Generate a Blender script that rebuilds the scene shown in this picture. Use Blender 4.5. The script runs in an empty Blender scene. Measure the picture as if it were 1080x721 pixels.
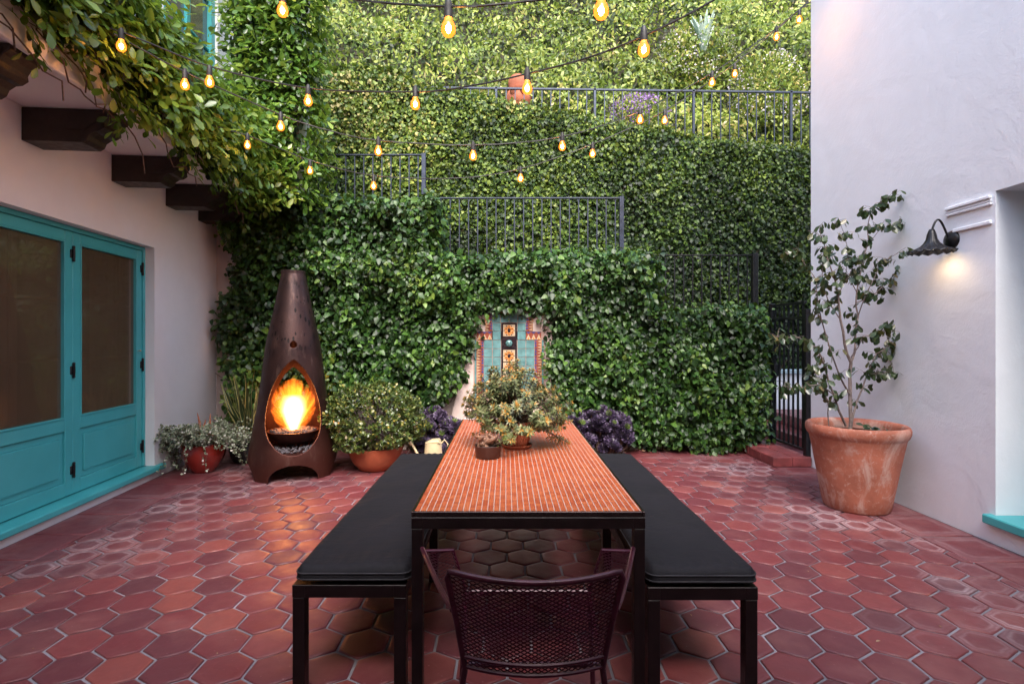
import bpy, math, random
import numpy as np
from mathutils import Vector, Matrix

random.seed(7)
RNG = np.random.default_rng(11)
R = math.radians
SC = bpy.context.scene
COL = SC.collection

# ------------------------------------------------------------------ camera
CAMZ = 1.42
F = 555.0
def P(px, py, Y):
    """world point on the photograph's ray at depth Y (measured off the photograph)"""
    return ((px - 534.0) / F * Y, Y, CAMZ - (py - 357.0) / F * Y)

cam_d = bpy.data.cameras.new('camera'); cam = bpy.data.objects.new('camera', cam_d); COL.objects.link(cam)
cam.location = (0, 0, CAMZ); cam.rotation_euler = (R(90), 0, 0)
cam_d.sensor_width = 36; cam_d.lens = 36 * F / 1080
cam_d.shift_x = 6 / 1080; cam_d.shift_y = -3.5 / 1080
cam_d.clip_start = 0.05; cam_d.clip_end = 500
SC.camera = cam

# ------------------------------------------------------------------ noise (numpy)
def _hash(i, j, k, s):
    n = (i * 374761393 + j * 668265263 + k * 2147483647 + s * 1274126177) & 0xffffffff
    n = ((n ^ (n >> 13)) * 1274126177) & 0xffffffff
    n = (n ^ (n >> 16)) & 0xffffffff
    return n / 4294967295.0
def vnoise(p, sc=1.0, seed=0):
    p = np.asarray(p, float) * sc
    f = np.floor(p); t = p - f; t = t * t * (3 - 2 * t); f = f.astype(np.int64)
    out = 0
    for a in (0, 1):
        for b in (0, 1):
            for c in (0, 1):
                w = (t[..., 0] if a else 1 - t[..., 0]) * (t[..., 1] if b else 1 - t[..., 1]) * (t[..., 2] if c else 1 - t[..., 2])
                out = out + w * _hash(f[..., 0] + a, f[..., 1] + b, f[..., 2] + c, seed)
    return out
def fbm(p, sc=1.0, seed=0, o=3):
    v = 0; a = .5; t = 0
    for i in range(o):
        v = v + a * vnoise(p, sc * 2 ** i, seed + i); t += a; a *= .5
    return v / t

# ------------------------------------------------------------------ object helpers
def worldloc(o):
    v = Vector((0, 0, 0))
    while o is not None:
        v += o.location; o = o.parent
    return v
def tag(o, label=None, cat=None, group=None, kind=None):
    if label: o['label'] = label
    if cat: o['category'] = cat
    if group: o['group'] = group
    if kind: o['kind'] = kind
    return o
def thing(name, label, cat, loc=(0, 0, 0), group=None, rz=0):
    o = bpy.data.objects.new(name, None); COL.objects.link(o)
    o.location = loc; o.rotation_euler = (0, 0, rz); o.empty_display_size = .1
    return tag(o, label, cat, group)

class MB:
    def __init__(s, m=None):
        s.v = []; s.f = []; s.mi = []; s.a = {}; s.m = m; s.cur = 0; s.r = None; s.rnd = []
    def _add(s, vs, fs):
        b = len(s.v)
        if s.m is not None: vs = [tuple(s.m @ Vector(v)) for v in vs]
        s.v.extend([tuple(v) for v in vs])
        for f in fs:
            s.f.append(tuple(b + i for i in f)); s.mi.append(s.cur); s.rnd.append(s.r if s.r is not None else .5)
        return s
    def box(s, x0, x1, y0, y1, z0, z1):
        v = [(x0,y0,z0),(x1,y0,z0),(x1,y1,z0),(x0,y1,z0),(x0,y0,z1),(x1,y0,z1),(x1,y1,z1),(x0,y1,z1)]
        return s._add(v, [(0,3,2,1),(4,5,6,7),(0,1,5,4),(1,2,6,5),(2,3,7,6),(3,0,4,7)])
    def cbox(s, x0, x1, y0, y1, z0, z1, c=.006):
        """box with chamfered edges"""
        xs = (x0, x1); ys = (y0, y1); zs = (z0, z1); vs = []; idx = {}
        for i in (0,1):
            for j in (0,1):
                for k in (0,1):
                    X, Y, Z = xs[i], ys[j], zs[k]; sx = 1-2*i; sy = 1-2*j; sz = 1-2*k
                    for a, q in ((0,(X, Y+sy*c, Z+sz*c)), (1,(X+sx*c, Y, Z+sz*c)), (2,(X+sx*c, Y+sy*c, Z))):
                        idx[(i,j,k,a)] = len(vs); vs.append(q)
        fs = []
        g = lambda i,j,k,a: idx[(i,j,k,a)]
        for i in (0,1): 
            q = [g(i,0,0,0), g(i,1,0,0), g(i,1,1,0), g(i,0,1,0)]; fs.append(q if i else q[::-1])
            q = [g(0,i,0,1), g(1,i,0,1), g(1,i,1,1), g(0,i,1,1)]; fs.append(q[::-1] if i else q)
            q = [g(0,0,i,2), g(1,0,i,2), g(1,1,i,2), g(0,1,i,2)]; fs.append(q if i else q[::-1])
        for i in (0,1):
            for j in (0,1):
                fs.append([g(i,j,0,0), g(i,j,0,1), g(i,j,1,1), g(i,j,1,0)])
                fs.append([g(i,0,j,0), g(i,0,j,2), g(i,1,j,2), g(i,1,j,0)])
                fs.append([g(0,i,j,1), g(0,i,j,2), g(1,i,j,2), g(1,i,j,1)])
                for k in (0,1): fs.append([g(i,j,k,0), g(i,j,k,1), g(i,j,k,2)])
        return s._add(vs, fs)
    def tube(s, pts, r, n=8, cap=True, closed=False, squash=None):
        pts = [Vector(p) for p in pts]; m = len(pts)
        rr = list(r) if hasattr(r, '__len__') else [r] * m
        vs = []; prev = None
        for i, p in enumerate(pts):
            if closed: t = pts[(i+1) % m] - pts[i-1]
            else: t = pts[min(i+1, m-1)] - pts[max(i-1, 0)]
            if t.length < 1e-9: t = Vector((0,0,1))
            t.normalize()
            if prev is None:
                u = t.cross(Vector((0,0,1)))
                if u.length < .05: u = t.cross(Vector((1,0,0)))
            else: u = prev - t * prev.dot(t)
            if u.length < 1e-6: u = t.cross(Vector((0,1,0)))
            u.normalize(); w = t.cross(u); prev = u
            for k in range(n):
                a = 2*math.pi*k/n + math.pi/n
                vs.append(p + (u*math.cos(a) + w*math.sin(a)) * rr[i])
        fs = []
        for i in range(m if closed else m-1):
            j = (i+1) % m
            for k in range(n): fs.append((i*n+k, i*n+(k+1)%n, j*n+(k+1)%n, j*n+k))
        if cap and not closed:
            fs.append(tuple(range(n))[::-1]); fs.append(tuple((m-1)*n+k for k in range(n)))
        return s._add(vs, fs)
    def lathe(s, prof, n=32, c=(0,0,0), wob=0.0, cap=False):
        vs = []; m = len(prof)
        for i, (r, z) in enumerate(prof):
            for k in range(n):
                a = 2*math.pi*k/n
                q = r * (1 + wob*math.sin(a*2+1.3+z*3) + wob*.5*math.sin(a*5+z*9))
                vs.append((c[0]+q*math.cos(a), c[1]+q*math.sin(a), c[2]+z))
        fs = []
        for i in range(m-1):
            for k in range(n): fs.append((i*n+k, i*n+(k+1)%n, (i+1)*n+(k+1)%n, (i+1)*n+k))
        if cap: fs.append(tuple((m-1)*n+k for k in range(n)))
        return s._add(vs, fs)
    def prism(s, poly, a, b, axis='y'):
        n = len(poly); vs = []
        for t in (a, b):
            for (p, q) in poly:
                vs.append({'y': (p, t, q), 'x': (t, p, q), 'z': (p, q, t)}[axis])
        fs = [tuple(range(n))[::-1], tuple(range(n, 2*n))]
        for i in range(n): fs.append((i, (i+1) % n, n+(i+1) % n, n+i))
        return s._add(vs, fs)
    def ball(s, c, r, n=10, m=6, sz=(1,1,1)):
        vs = [(c[0], c[1], c[2]-r*sz[2])]; fs = []
        for i in range(1, m):
            ph = -math.pi/2 + math.pi*i/m
            for k in range(n):
                a = 2*math.pi*k/n
                vs.append((c[0]+r*sz[0]*math.cos(ph)*math.cos(a), c[1]+r*sz[1]*math.cos(ph)*math.sin(a), c[2]+r*sz[2]*math.sin(ph)))
        vs.append((c[0], c[1], c[2]+r*sz[2])); e = len(vs)-1
        for k in range(n):
            fs.append((0, 1+(k+1)%n, 1+k)); fs.append((e, 1+(m-2)*n+k, 1+(m-2)*n+(k+1)%n))
            for i in range(m-2): fs.append((1+i*n+k, 1+i*n+(k+1)%n, 1+(i+1)*n+(k+1)%n, 1+(i+1)*n+k))
        return s._add(vs, fs)
    def build(s, name, mats, parent=None, smooth=False, loc=None, local=False, bevel=0, angle=40, recalc=False):
        me = bpy.data.meshes.new(name)
        o = bpy.data.objects.new(name, me); COL.objects.link(o)
        v = np.array(s.v, float)
        if parent is not None:
            o.parent = parent
            if not local: v = v - np.array(worldloc(parent))
        if loc is not None:
            o.location = loc; v = v - np.array(loc)
        me.from_pydata([tuple(x) for x in v], [], s.f)
        if not isinstance(mats, (list, tuple)): mats = [mats]
        for m in mats: me.materials.append(m)
        me.polygons.foreach_set('material_index', s.mi)
        at = me.attributes.new('rnd', 'FLOAT', 'FACE'); at.data.foreach_set('value', s.rnd)
        if recalc:
            import bmesh
            bm = bmesh.new(); bm.from_mesh(me); bmesh.ops.recalc_face_normals(bm, faces=bm.faces); bm.to_mesh(me); bm.free()
        if smooth:
            me.polygons.foreach_set('use_smooth', [True]*len(me.polygons))
            try: me.set_sharp_from_angle(angle=R(angle))
            except Exception: pass
        if bevel:
            b = o.modifiers.new('bevel', 'BEVEL'); b.width = bevel; b.segments = 2; b.limit_method = 'ANGLE'; b.harden_normals = False
        me.update()
        return o

# ------------------------------------------------------------------ leaves (numpy)
LEAF_IVY = (np.array([(0,0,0),(.5,0,.02),(1,0,-.12),(.32,.42,.10),(.32,-.42,.10),(.72,.27,.02),(.72,-.27,.02)]),
            [(0,1,3),(0,4,1),(1,2,5,3),(1,4,6,2)])
LEAF_OVAL = (np.array([(0,0,0),(.25,.13,.03),(.6,.26,.02),(.9,.15,-.06),(1,0,-.1),(.9,-.15,-.06),(.6,-.26,.02),(.25,-.13,.03),(.55,0,-.03)]),
             [(0,8,2,1),(8,4,3,2),(8,6,5,4),(0,7,6,8)])
LEAF_NARROW = (np.array([(0,0,0),(.45,.14,.03),(1,0,-.05),(.45,-.14,.03),(.5,0,0)]), [(0,4,1),(4,2,1),(0,3,4),(4,3,2)])
LEAF_ROUND = (np.array([(0,0,0),(.3,.38,.04),(.75,.36,.03),(1,0,0),(.75,-.36,.03),(.3,-.38,.04),(.5,0,-.04)]),
              [(0,6,2,1),(6,3,2),(6,4,3),(0,5,4,6)])
LEAF_SPOON = (np.array([(0,0.03,0),(0,-.03,0),(.55,.14,.04),(.55,-.14,.04),(.85,.22,.12),(.85,-.22,.12),(1,0,.2),(.6,0,0)]),
              [(0,1,7),(0,7,2),(1,3,7),(2,7,6,4),(7,3,5,6)])
def norm(a): return a / np.maximum(np.linalg.norm(a, axis=-1, keepdims=True), 1e-9)
class LeafSet:
    def __init__(s): s.V = []; s.F3 = []; s.F4 = []; s.R3 = []; s.R4 = []; s.n = 0
    def add(s, tpl, pos, nrm, tip, length, width=1.0, rnd=None):
        tv, tf = tpl; N = len(pos)
        if N == 0: return
        T = norm(np.asarray(tip)); Nn = np.asarray(nrm, float); Nn = norm(Nn - T * (Nn * T).sum(1, keepdims=True)); B = np.cross(Nn, T)
        L = np.broadcast_to(np.asarray(length, float), (N,)); W = L * width
        V = pos[:, None, :] + tv[None, :, 0:1]*L[:, None, None]*T[:, None, :] + tv[None, :, 1:2]*W[:, None, None]*B[:, None, :] + tv[None, :, 2:3]*L[:, None, None]*Nn[:, None, :]
        k = len(tv); base = s.n + np.arange(N)*k
        if rnd is None: rnd = RNG.random(N)
        for f in tf:
            a = base[:, None] + np.array(f)[None, :]
            if len(f) == 3: s.F3.append(a); s.R3.append(rnd)
            else: s.F4.append(a); s.R4.append(rnd)
        s.V.append(V.reshape(-1, 3)); s.n += N*k
    def build(s, name, mats, parent=None, loc=None, extra=None, local=False, smooth=True):
        V = np.concatenate(s.V)
        me = bpy.data.meshes.new(name); o = bpy.data.objects.new(name, me); COL.objects.link(o)
        if parent is not None:
            o.parent = parent
            if not local: V = V - np.array(worldloc(parent))
        if loc is not None: o.location = loc; V = V - np.array(loc)
        F3 = np.concatenate(s.F3) if s.F3 else np.zeros((0,3), int); F4 = np.concatenate(s.F4) if s.F4 else np.zeros((0,4), int)
        r = np.concatenate([*(s.R3 or [np.zeros(0)]), *(s.R4 or [np.zeros(0)])])
        n3, n4 = len(F3), len(F4)
        me.vertices.add(len(V)); me.vertices.foreach_set('co', V.ravel())
        me.loops.add(n3*3+n4*4); me.loops.foreach_set('vertex_index', np.concatenate([F3.ravel(), F4.ravel()]).astype(np.int32))
        me.polygons.add(n3+n4)
        me.polygons.foreach_set('loop_start', np.concatenate([np.arange(n3)*3, n3*3+np.arange(n4)*4]).astype(np.int32))
        me.update(calc_edges=True)
        if smooth: me.polygons.foreach_set('use_smooth', np.ones(n3+n4, bool))
        for m in (mats if isinstance(mats, (list, tuple)) else [mats]): me.materials.append(m)
        at = me.attributes.new('rnd', 'FLOAT', 'FACE'); at.data.foreach_set('value', r.astype(np.float32))
        me.validate(); me.update()
        return o
def rvec(n): return norm(RNG.normal(size=(n, 3)))

# ------------------------------------------------------------------ materials
def new_mat(name):
    m = bpy.data.materials.new(name); m.use_nodes = True; nt = m.node_tree; nt.nodes.clear()
    out = nt.nodes.new('ShaderNodeOutputMaterial'); b = nt.nodes.new('ShaderNodeBsdfPrincipled')
    nt.links.new(b.outputs[0], out.inputs['Surface'])
    return m, nt, b, out
class N:
    """small node helper"""
    def __init__(s, nt): s.nt = nt
    def node(s, t, **kw):
        n = s.nt.nodes.new(t)
        for k, v in kw.items(): setattr(n, k, v)
        return n
    def link(s, a, b): s.nt.links.new(a, b)
    def coord(s, which='Object', scale=(1,1,1)):
        c = s.node('ShaderNodeTexCoord'); m = s.node('ShaderNodeMapping'); m.inputs['Scale'].default_value = scale
        s.link(c.outputs[which], m.inputs['Vector']); return m.outputs[0]
    def noise(s, vec, scale, detail=4, rough=.5, dist=0):
        n = s.node('ShaderNodeTexNoise'); n.inputs['Scale'].default_value = scale; n.inputs['Detail'].default_value = detail
        n.inputs['Roughness'].default_value = rough; n.inputs['Distortion'].default_value = dist
        s.link(vec, n.inputs['Vector']); return n.outputs['Fac']
    def voro(s, vec, scale, feat='F1', out='Distance'):
        n = s.node('ShaderNodeTexVoronoi', feature=feat); n.inputs['Scale'].default_value = scale
        s.link(vec, n.inputs['Vector']); return n.outputs[out]
    def ramp(s, fac, stops, interp='LINEAR'):
        n = s.node('ShaderNodeValToRGB'); cr = n.color_ramp; cr.interpolation = interp
        while len(cr.elements) < len(stops): cr.elements.new(.5)
        for e, (p, c) in zip(cr.elements, stops):
            e.position = p; e.color = (*c, 1) if len(c) == 3 else c
        s.link(fac, n.inputs[0]); return n.outputs[0]
    def mix(s, fac, a, b, mode='MIX'):
        n = s.node('ShaderNodeMix', data_type='RGBA', blend_type=mode)
        for k, x in ((0, fac), (6, a), (7, b)):
            if isinstance(x, (int, float)): n.inputs[k].default_value = x
            elif isinstance(x, tuple): n.inputs[k].default_value = (*x, 1) if len(x) == 3 else x
            else: s.link(x, n.inputs[k])
        return n.outputs[2]
    def math(s, op, a, b=0, c=0, clamp=False):
        n = s.node('ShaderNodeMath', operation=op, use_clamp=clamp)
        for k, x in ((0, a), (1, b), (2, c)):
            if isinstance(x, (int, float)): n.inputs[k].default_value = x
            else: s.link(x, n.inputs[k])
        return n.outputs[0]
    def attr(s, name='rnd'):
        n = s.node('ShaderNodeAttribute', attribute_name=name); return n.outputs['Fac']
    def bump(s, h, strength, dist, normal=None):
        n = s.node('ShaderNodeBump'); n.inputs['Strength'].default_value = strength; n.inputs['Distance'].default_value = dist
        s.link(h, n.inputs['Height'])
        if normal is not None: s.link(normal, n.inputs['Normal'])
        return n.outputs[0]
    def sep(s, vec):
        n = s.node('ShaderNodeSeparateXYZ'); s.link(vec, n.inputs[0]); return n.outputs

def mat_simple(name, col, rough=.5, metal=0, var=.15, vscale=6, bump=.0, bscale=40, spec=.5, coat=0):
    m, nt, b, _ = new_mat(name); n = N(nt); v = n.coord()
    f = n.noise(v, vscale, 5)
    dark = tuple(c*(1-var) for c in col); lite = tuple(min(1, c*(1+var)) for c in col)
    n.link(n.ramp(f, [(.3, dark), (.7, lite)]), b.inputs['Base Color'])
    b.inputs['Metallic'].default_value = metal; b.inputs['Specular IOR Level'].default_value = spec
    n.link(n.ramp(n.noise(v, vscale*3, 3), [(.3, (rough*.8,)*3), (.7, (min(1, rough*1.2),)*3)]), b.inputs['Roughness'])
    b.inputs['Coat Weight'].default_value = coat; b.inputs['Coat Roughness'].default_value = .1
    if bump: n.link(n.bump(n.noise(v, bscale, 4), bump, .01), b.inputs['Normal'])
    return m
def mat_leaf(name, stops, rough=.4, trans=.25, spec=.5, patch=None):
    m, nt, b, out = new_mat(name); n = N(nt)
    c = n.ramp(n.attr('rnd'), stops)
    v = n.coord()
    hs = n.node('ShaderNodeHueSaturation'); n.link(c, hs.inputs['Color'])
    n.link(n.ramp(n.noise(v, .9, 3), [(.35, (.75,)*3), (.65, (1.25,)*3)]), hs.inputs['Value'])
    c = hs.outputs[0]
    n.link(c, b.inputs['Base Color']); b.inputs['Roughness'].default_value = rough; b.inputs['Specular IOR Level'].default_value = spec
    t = n.node('ShaderNodeBsdfTranslucent'); n.link(n.mix(.5, c, (.25, .35, .03)), t.inputs['Color'])
    mx = n.node('ShaderNodeMixShader'); mx.inputs[0].default_value = trans
    n.link(b.outputs[0], mx.inputs[1]); n.link(t.outputs[0], mx.inputs[2]); n.link(mx.outputs[0], out.inputs['Surface'])
    return m
def mat_stucco(name, a, b_, bump=.5):
    m, nt, b, _ = new_mat(name); n = N(nt); v = n.coord()
    f = n.noise(v, 1.3, 6, .6, .4); g = n.noise(v, 7, 5, .6)
    c = n.mix(n.ramp(f, [(.35, (0,)*3), (.7, (1,)*3)]), a, b_)
    c = n.mix(n.math('MULTIPLY', g, .12), c, (.42, .38, .37))
    n.link(c, b.inputs['Base Color']); b.inputs['Roughness'].default_value = .85; b.inputs['Specular IOR Level'].default_value = .25
    # hand trowelled relief: broad swells, trowel ridges, fine sand
    h1 = n.noise(v, 2.2, 4, .55, .8); h2 = n.voro(n.coord(scale=(1, 1, 2.2)), 5.5, 'SMOOTH_F1'); h3 = n.noise(v, 22, 5, .65, 1.5); h4 = n.noise(v, 140, 2)
    h = n.math('ADD', n.math('MULTIPLY', h1, 1.3), n.math('MULTIPLY', h2, .16))
    h = n.math('ADD', h, n.math('MULTIPLY', h3, .28)); h = n.math('ADD', h, n.math('MULTIPLY', h4, .05))
    n.link(n.bump(h, bump, .03), b.inputs['Normal'])
    return m
def mat_emit(name, col, strength):
    m, nt, b, out = new_mat(name); nt.nodes.remove(b)
    e = nt.nodes.new('ShaderNodeEmission'); e.inputs[0].default_value = (*col, 1); e.inputs[1].default_value = strength
    nt.links.new(e.outputs[0], out.inputs['Surface']); return m

M = {}
M['stucco_white'] = mat_stucco('stucco_white', (.85, .88, .93), (.81, .84, .89), .22)
M['stucco_warm'] = mat_stucco('stucco_warm', (.85, .83, .83), (.81, .78, .78), .13)
M['stucco_niche'] = mat_stucco('stucco_niche', (.62, .50, .46), (.52, .40, .36), .3)
M['wood_dark'] = mat_simple('wood_dark', (.022, .012, .009), .5, var=.4, vscale=8, bump=.3, bscale=30)
def _teal():
    m, nt, b, _ = new_mat('teal_paint'); n = N(nt); v = n.coord()
    n.link(n.ramp(n.noise(v, 3, 4), [(.3, (.055, .37, .39)), (.7, (.068, .42, .44))]), b.inputs['Base Color'])
    b.inputs['Roughness'].default_value = .42
    n.link(n.bump(n.noise(n.coord(scale=(1, 1, .1)), 90, 3), .08, .003), b.inputs['Normal'])
    return m
M['teal'] = _teal()
M['black_metal'] = mat_simple('black_metal', (.010, .010, .012), .38, metal=.3, var=.3, vscale=20, bump=.05, bscale=80)
M['rail_metal'] = mat_simple('rail_metal', (.030, .037, .058), .35, metal=.5, var=.3, vscale=14)
M['frame_metal'] = mat_simple('frame_metal', (.009, .0045, .005), .36, metal=.35, var=.4, vscale=12, bump=.08, bscale=120)
M['maroon_metal'] = mat_simple('maroon_metal', (.045, .005, .014), .34, metal=.2, var=.3, vscale=25, bump=.05, bscale=100)
def _cushion():
    m, nt, b, _ = new_mat('charcoal_fabric'); n = N(nt); v = n.coord()
    f = n.noise(v, 3, 5, .6); fl = n.noise(v, 260, 2)
    c = n.mix(n.ramp(f, [(.35, (0,)*3), (.75, (1,)*3)]), (.0045, .004, .0065), (.009, .0075, .011))
    c = n.mix(n.ramp(fl, [(.74, (0,)*3), (.78, (.4,)*3)]), c, (.07, .06, .065))
    n.link(c, b.inputs['Base Color']); b.inputs['Roughness'].default_value = .8; b.inputs['Specular IOR Level'].default_value = .3
    w = n.noise(n.coord(scale=(1, 2.2, 1)), 5, 3, .5, 1.2); wv = n.noise(v, 420, 1)
    n.link(n.bump(n.math('ADD', w, n.math('MULTIPLY', wv, .03)), .35, .02), b.inputs['Normal'])
    return m
M['cushion'] = _cushion()
M['piping'] = mat_simple('cushion_piping', (.014, .012, .016), .75, var=.2)
def _terracotta(name, col, stain, amt=.5, streak=True):
    m, nt, b, _ = new_mat(name); n = N(nt); v = n.coord()
    f = n.noise(v, 4, 6, .6, .6); g = n.noise(n.coord(scale=(1, 1, .55)), 3.2, 7, .68, 1.6)
    c = n.mix(n.ramp(f, [(.3, (0,)*3), (.7, (1,)*3)]), tuple(x*.72 for x in col), tuple(x*1.2 for x in col))
    c = n.mix(n.math('MULTIPLY', n.ramp(g, [(.47, (0,)*3), (.62, (1,)*3)]), amt*.8), c, stain)
    fine = n.noise(v, 28, 5, .7, .5)
    c = n.mix(n.math('MULTIPLY', n.ramp(fine, [(.56, (0,)*3), (.68, (1,)*3)]), amt*.6), c, stain)
    if streak:
        d = n.noise(n.coord(scale=(1, 1, 2)), 2.1, 4, .6)
        c = n.mix(n.math('MULTIPLY', n.ramp(d, [(.52, (0,)*3), (.68, (1,)*3)]), .35), c, (.20, .06, .035))
    n.link(c, b.inputs['Base Color']); b.inputs['Roughness'].default_value = .75
    n.link(n.bump(n.noise(v, 30, 5), .25, .01), b.inputs['Normal'])
    return m
M['terracotta_old'] = _terracotta('terracotta_old', (.36, .115, .070), (.54, .41, .36), .72)
M['terracotta'] = _terracotta('terracotta', (.36, .10, .045), (.50, .26, .17), .15, False)
M['terracotta_bowl'] = _terracotta('terracotta_bowl', (.34, .075, .03), (.42, .18, .11), .2, False)
M['red_glaze'] = mat_simple('red_glaze', (.22, .018, .012), .18, var=.35, vscale=5, coat=.5)
M['brown_plastic'] = mat_simple('brown_plastic', (.055, .022, .015), .45, var=.15)
M['grey_pot'] = mat_simple('grey_pot', (.035, .035, .038), .6, var=.3)
M['cream_enamel'] = mat_simple('cream_enamel', (.58, .47, .28), .35, var=.12)
M['soil'] = mat_simple('soil', (.035, .022, .015), .95, var=.5, vscale=60, bump=.8, bscale=90)
M['bark'] = mat_simple('bark', (.10, .065, .045), .85, var=.4, vscale=30, bump=.5, bscale=60)
M['bark_grey'] = mat_simple('bark_grey', (.17, .13, .12), .8, var=.35, vscale=40, bump=.4, bscale=80)
M['vine_stem'] = mat_simple('vine_stem', (.10, .055, .035), .85, var=.4, vscale=30)
M['caudex'] = mat_simple('caudex', (.20, .10, .06), .6, var=.4, vscale=30, bump=.5, bscale=70)
M['grout'] = mat_simple('floor_grout', (.20, .185, .21), .9, var=.35, vscale=3, bump=.3, bscale=160)

def _floor_tile():
    m, nt, b, _ = new_mat('saltillo_tile'); n = N(nt); v = n.coord()
    r = n.attr('rnd'); e = n.attr('edge')
    base = n.ramp(r, [(0, (.100, .028, .036)), (.15, (.118, .028, .036)), (.4, (.146, .029, .035)), (.75, (.172, .034, .038)), (.93, (.20, .044, .044)), (1, (.24, .060, .048))])
    mot = n.noise(v, 9, 6, .65, .8)
    base = n.mix(n.ramp(mot, [(.3, (.55,)*3), (.7, (0,)*3)]), base, n.mix(.6, base, (.10, .032, .036)))
    pale = n.noise(v, 2.5, 4, .6)
    base = n.mix(n.math('MULTIPLY', n.ramp(pale, [(.5, (0,)*3), (.75, (1,)*3)]), .22), base, (.42, .19, .16))
    # lime rings left near the tile edges, strongest near the walls
    wob = n.math('ADD', e, n.math('MULTIPLY', n.math('SUBTRACT', n.noise(v, 14, 4, .6), .5), .34))
    ring = n.ramp(wob, [(.58, (0,)*3), (.70, (1,)*3), (.80, (.15,)*3), (.88, (.75,)*3), (.97, (0,)*3)])
    where = n.attr('lime')
    zone = n.math('MULTIPLY', n.ramp(n.noise(v, 1.1, 3, .6), [(.38, (0,)*3), (.62, (1,)*3)]), where, clamp=True)
    wash = n.math('MULTIPLY', n.ramp(n.noise(v, 5, 6, .7, 1), [(.4, (0,)*3), (.8, (1,)*3)]), zone)
    base = n.mix(n.math('MULTIPLY', wash, .45), base, (.45, .33, .35))
    base = n.mix(n.math('MULTIPLY', n.math('MULTIPLY', ring, zone), .7), base, (.62, .50, .52))
    chips = n.ramp(n.noise(v, 55, 3, .5), [(.70, (0,)*3), (.74, (1,)*3)])
    base = n.mix(n.math('MULTIPLY', chips, .25), base, (.5, .3, .3))
    n.link(base, b.inputs['Base Color'])
    n.link(n.ramp(n.noise(v, 6, 5, .6), [(.3, (.34,)*3), (.7, (.62,)*3)]), b.inputs['Roughness'])
    h = n.math('ADD', n.noise(v, 12, 4, .5), n.math('MULTIPLY', n.noise(v, 110, 3), .12))
    n.link(n.bump(h, .35, .008), b.inputs['Normal'])
    b.inputs['Specular IOR Level'].default_value = .5
    return m
M['floor_tile'] = _floor_tile()
M['step_tile'] = mat_simple('step_tile', (.21, .050, .050), .4, var=.35, vscale=8, bump=.2, bscale=30)

def _mosaic():
    m, nt, b, _ = new_mat('orange_mosaic'); n = N(nt); v = n.coord()
    p = .0242
    x, y, z = n.sep(v)
    gx = n.math('FRACT', n.math('DIVIDE', n.math('ADD', x, .5), p)); gy = n.math('FRACT', n.math('DIVIDE', n.math('ADD', y, .5), p))
    dx = n.math('MINIMUM', gx, n.math('SUBTRACT', 1, gx)); dy = n.math('MINIMUM', gy, n.math('SUBTRACT', 1, gy))
    lx = n.ramp(dx, [(.055, (1,)*3), (.085, (0,)*3)]); ly = n.ramp(dy, [(.025, (1,)*3), (.06, (0,)*3)])
    cx = n.math('FLOOR', n.math('DIVIDE', n.math('ADD', x, .5), p)); cy = n.math('FLOOR', n.math('DIVIDE', n.math('ADD', y, .5), p))
    cb = n.node('ShaderNodeCombineXYZ'); n.link(cx, cb.inputs[0]); n.link(cy, cb.inputs[1])
    wn = n.node('ShaderNodeTexWhiteNoise', noise_dimensions='3D'); n.link(cb.outputs[0], wn.inputs['Vector'])
    til = n.ramp(wn.outputs['Value'], [(0, (.31, .046, .013)), (.5, (.38, .068, .018)), (1, (.45, .11, .036))])
    fl = n.noise(v, 7, 5, .6)
    til = n.mix(n.math('MULTIPLY', n.ramp(fl, [(.4, (0,)*3), (.75, (1,)*3)]), .3), til, (.55, .18, .09))
    c = n.mix(n.math('MULTIPLY', ly, .45), til, (.40, .22, .16)); c = n.mix(lx, c, (.40, .31, .28))
    n.link(c, b.inputs['Base Color'])
    rg = n.mix(n.math('MAXIMUM', lx, ly), (.33,)*3, (.9,)*3); n.link(rg, b.inputs['Roughness'])
    h = n.math('SUBTRACT', n.math('MULTIPLY', wn.outputs['Value'], .25), n.math('MAXIMUM', lx, ly))
    n.link(n.bump(h, .4, .002), b.inputs['Normal'])
    return m
M['mosaic'] = _mosaic()

def _screen():
    m, nt, b, out = new_mat('door_screen_glass'); n = N(nt); v = n.coord()
    # the insect screen over dark glass: brownish, with the drawn curtain faint behind
    c = n.ramp(n.noise(v, 1.2, 2), [(.3, (.13, .088, .055)), (.7, (.16, .11, .068))])
    n.link(c, b.inputs['Base Color']); b.inputs['Roughness'].default_value = .16; b.inputs['Specular IOR Level'].default_value = .9
    b.inputs['Coat Weight'].default_value = 1.0; b.inputs['Coat Roughness'].default_value = .03
    tr = n.node('ShaderNodeBsdfTransparent'); tr.inputs[0].default_value = (.75, .68, .6, 1)
    mx = n.node('ShaderNodeMixShader'); mx.inputs[0].default_value = .62
    n.link(tr.outputs[0], mx.inputs[1]); n.link(b.outputs[0], mx.inputs[2]); n.link(mx.outputs[0], out.inputs['Surface'])
    return m
M['screen'] = _screen()
M['curtain'] = mat_simple('curtain_cloth', (.5, .42, .36), .9, var=.1)
M['interior'] = mat_simple('interior_dark', (.06, .045, .035), .9, var=.2)
M['window_glass'] = mat_simple('window_glass', (.10, .09, .11), .08, var=.2, vscale=2, coat=.6)

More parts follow.
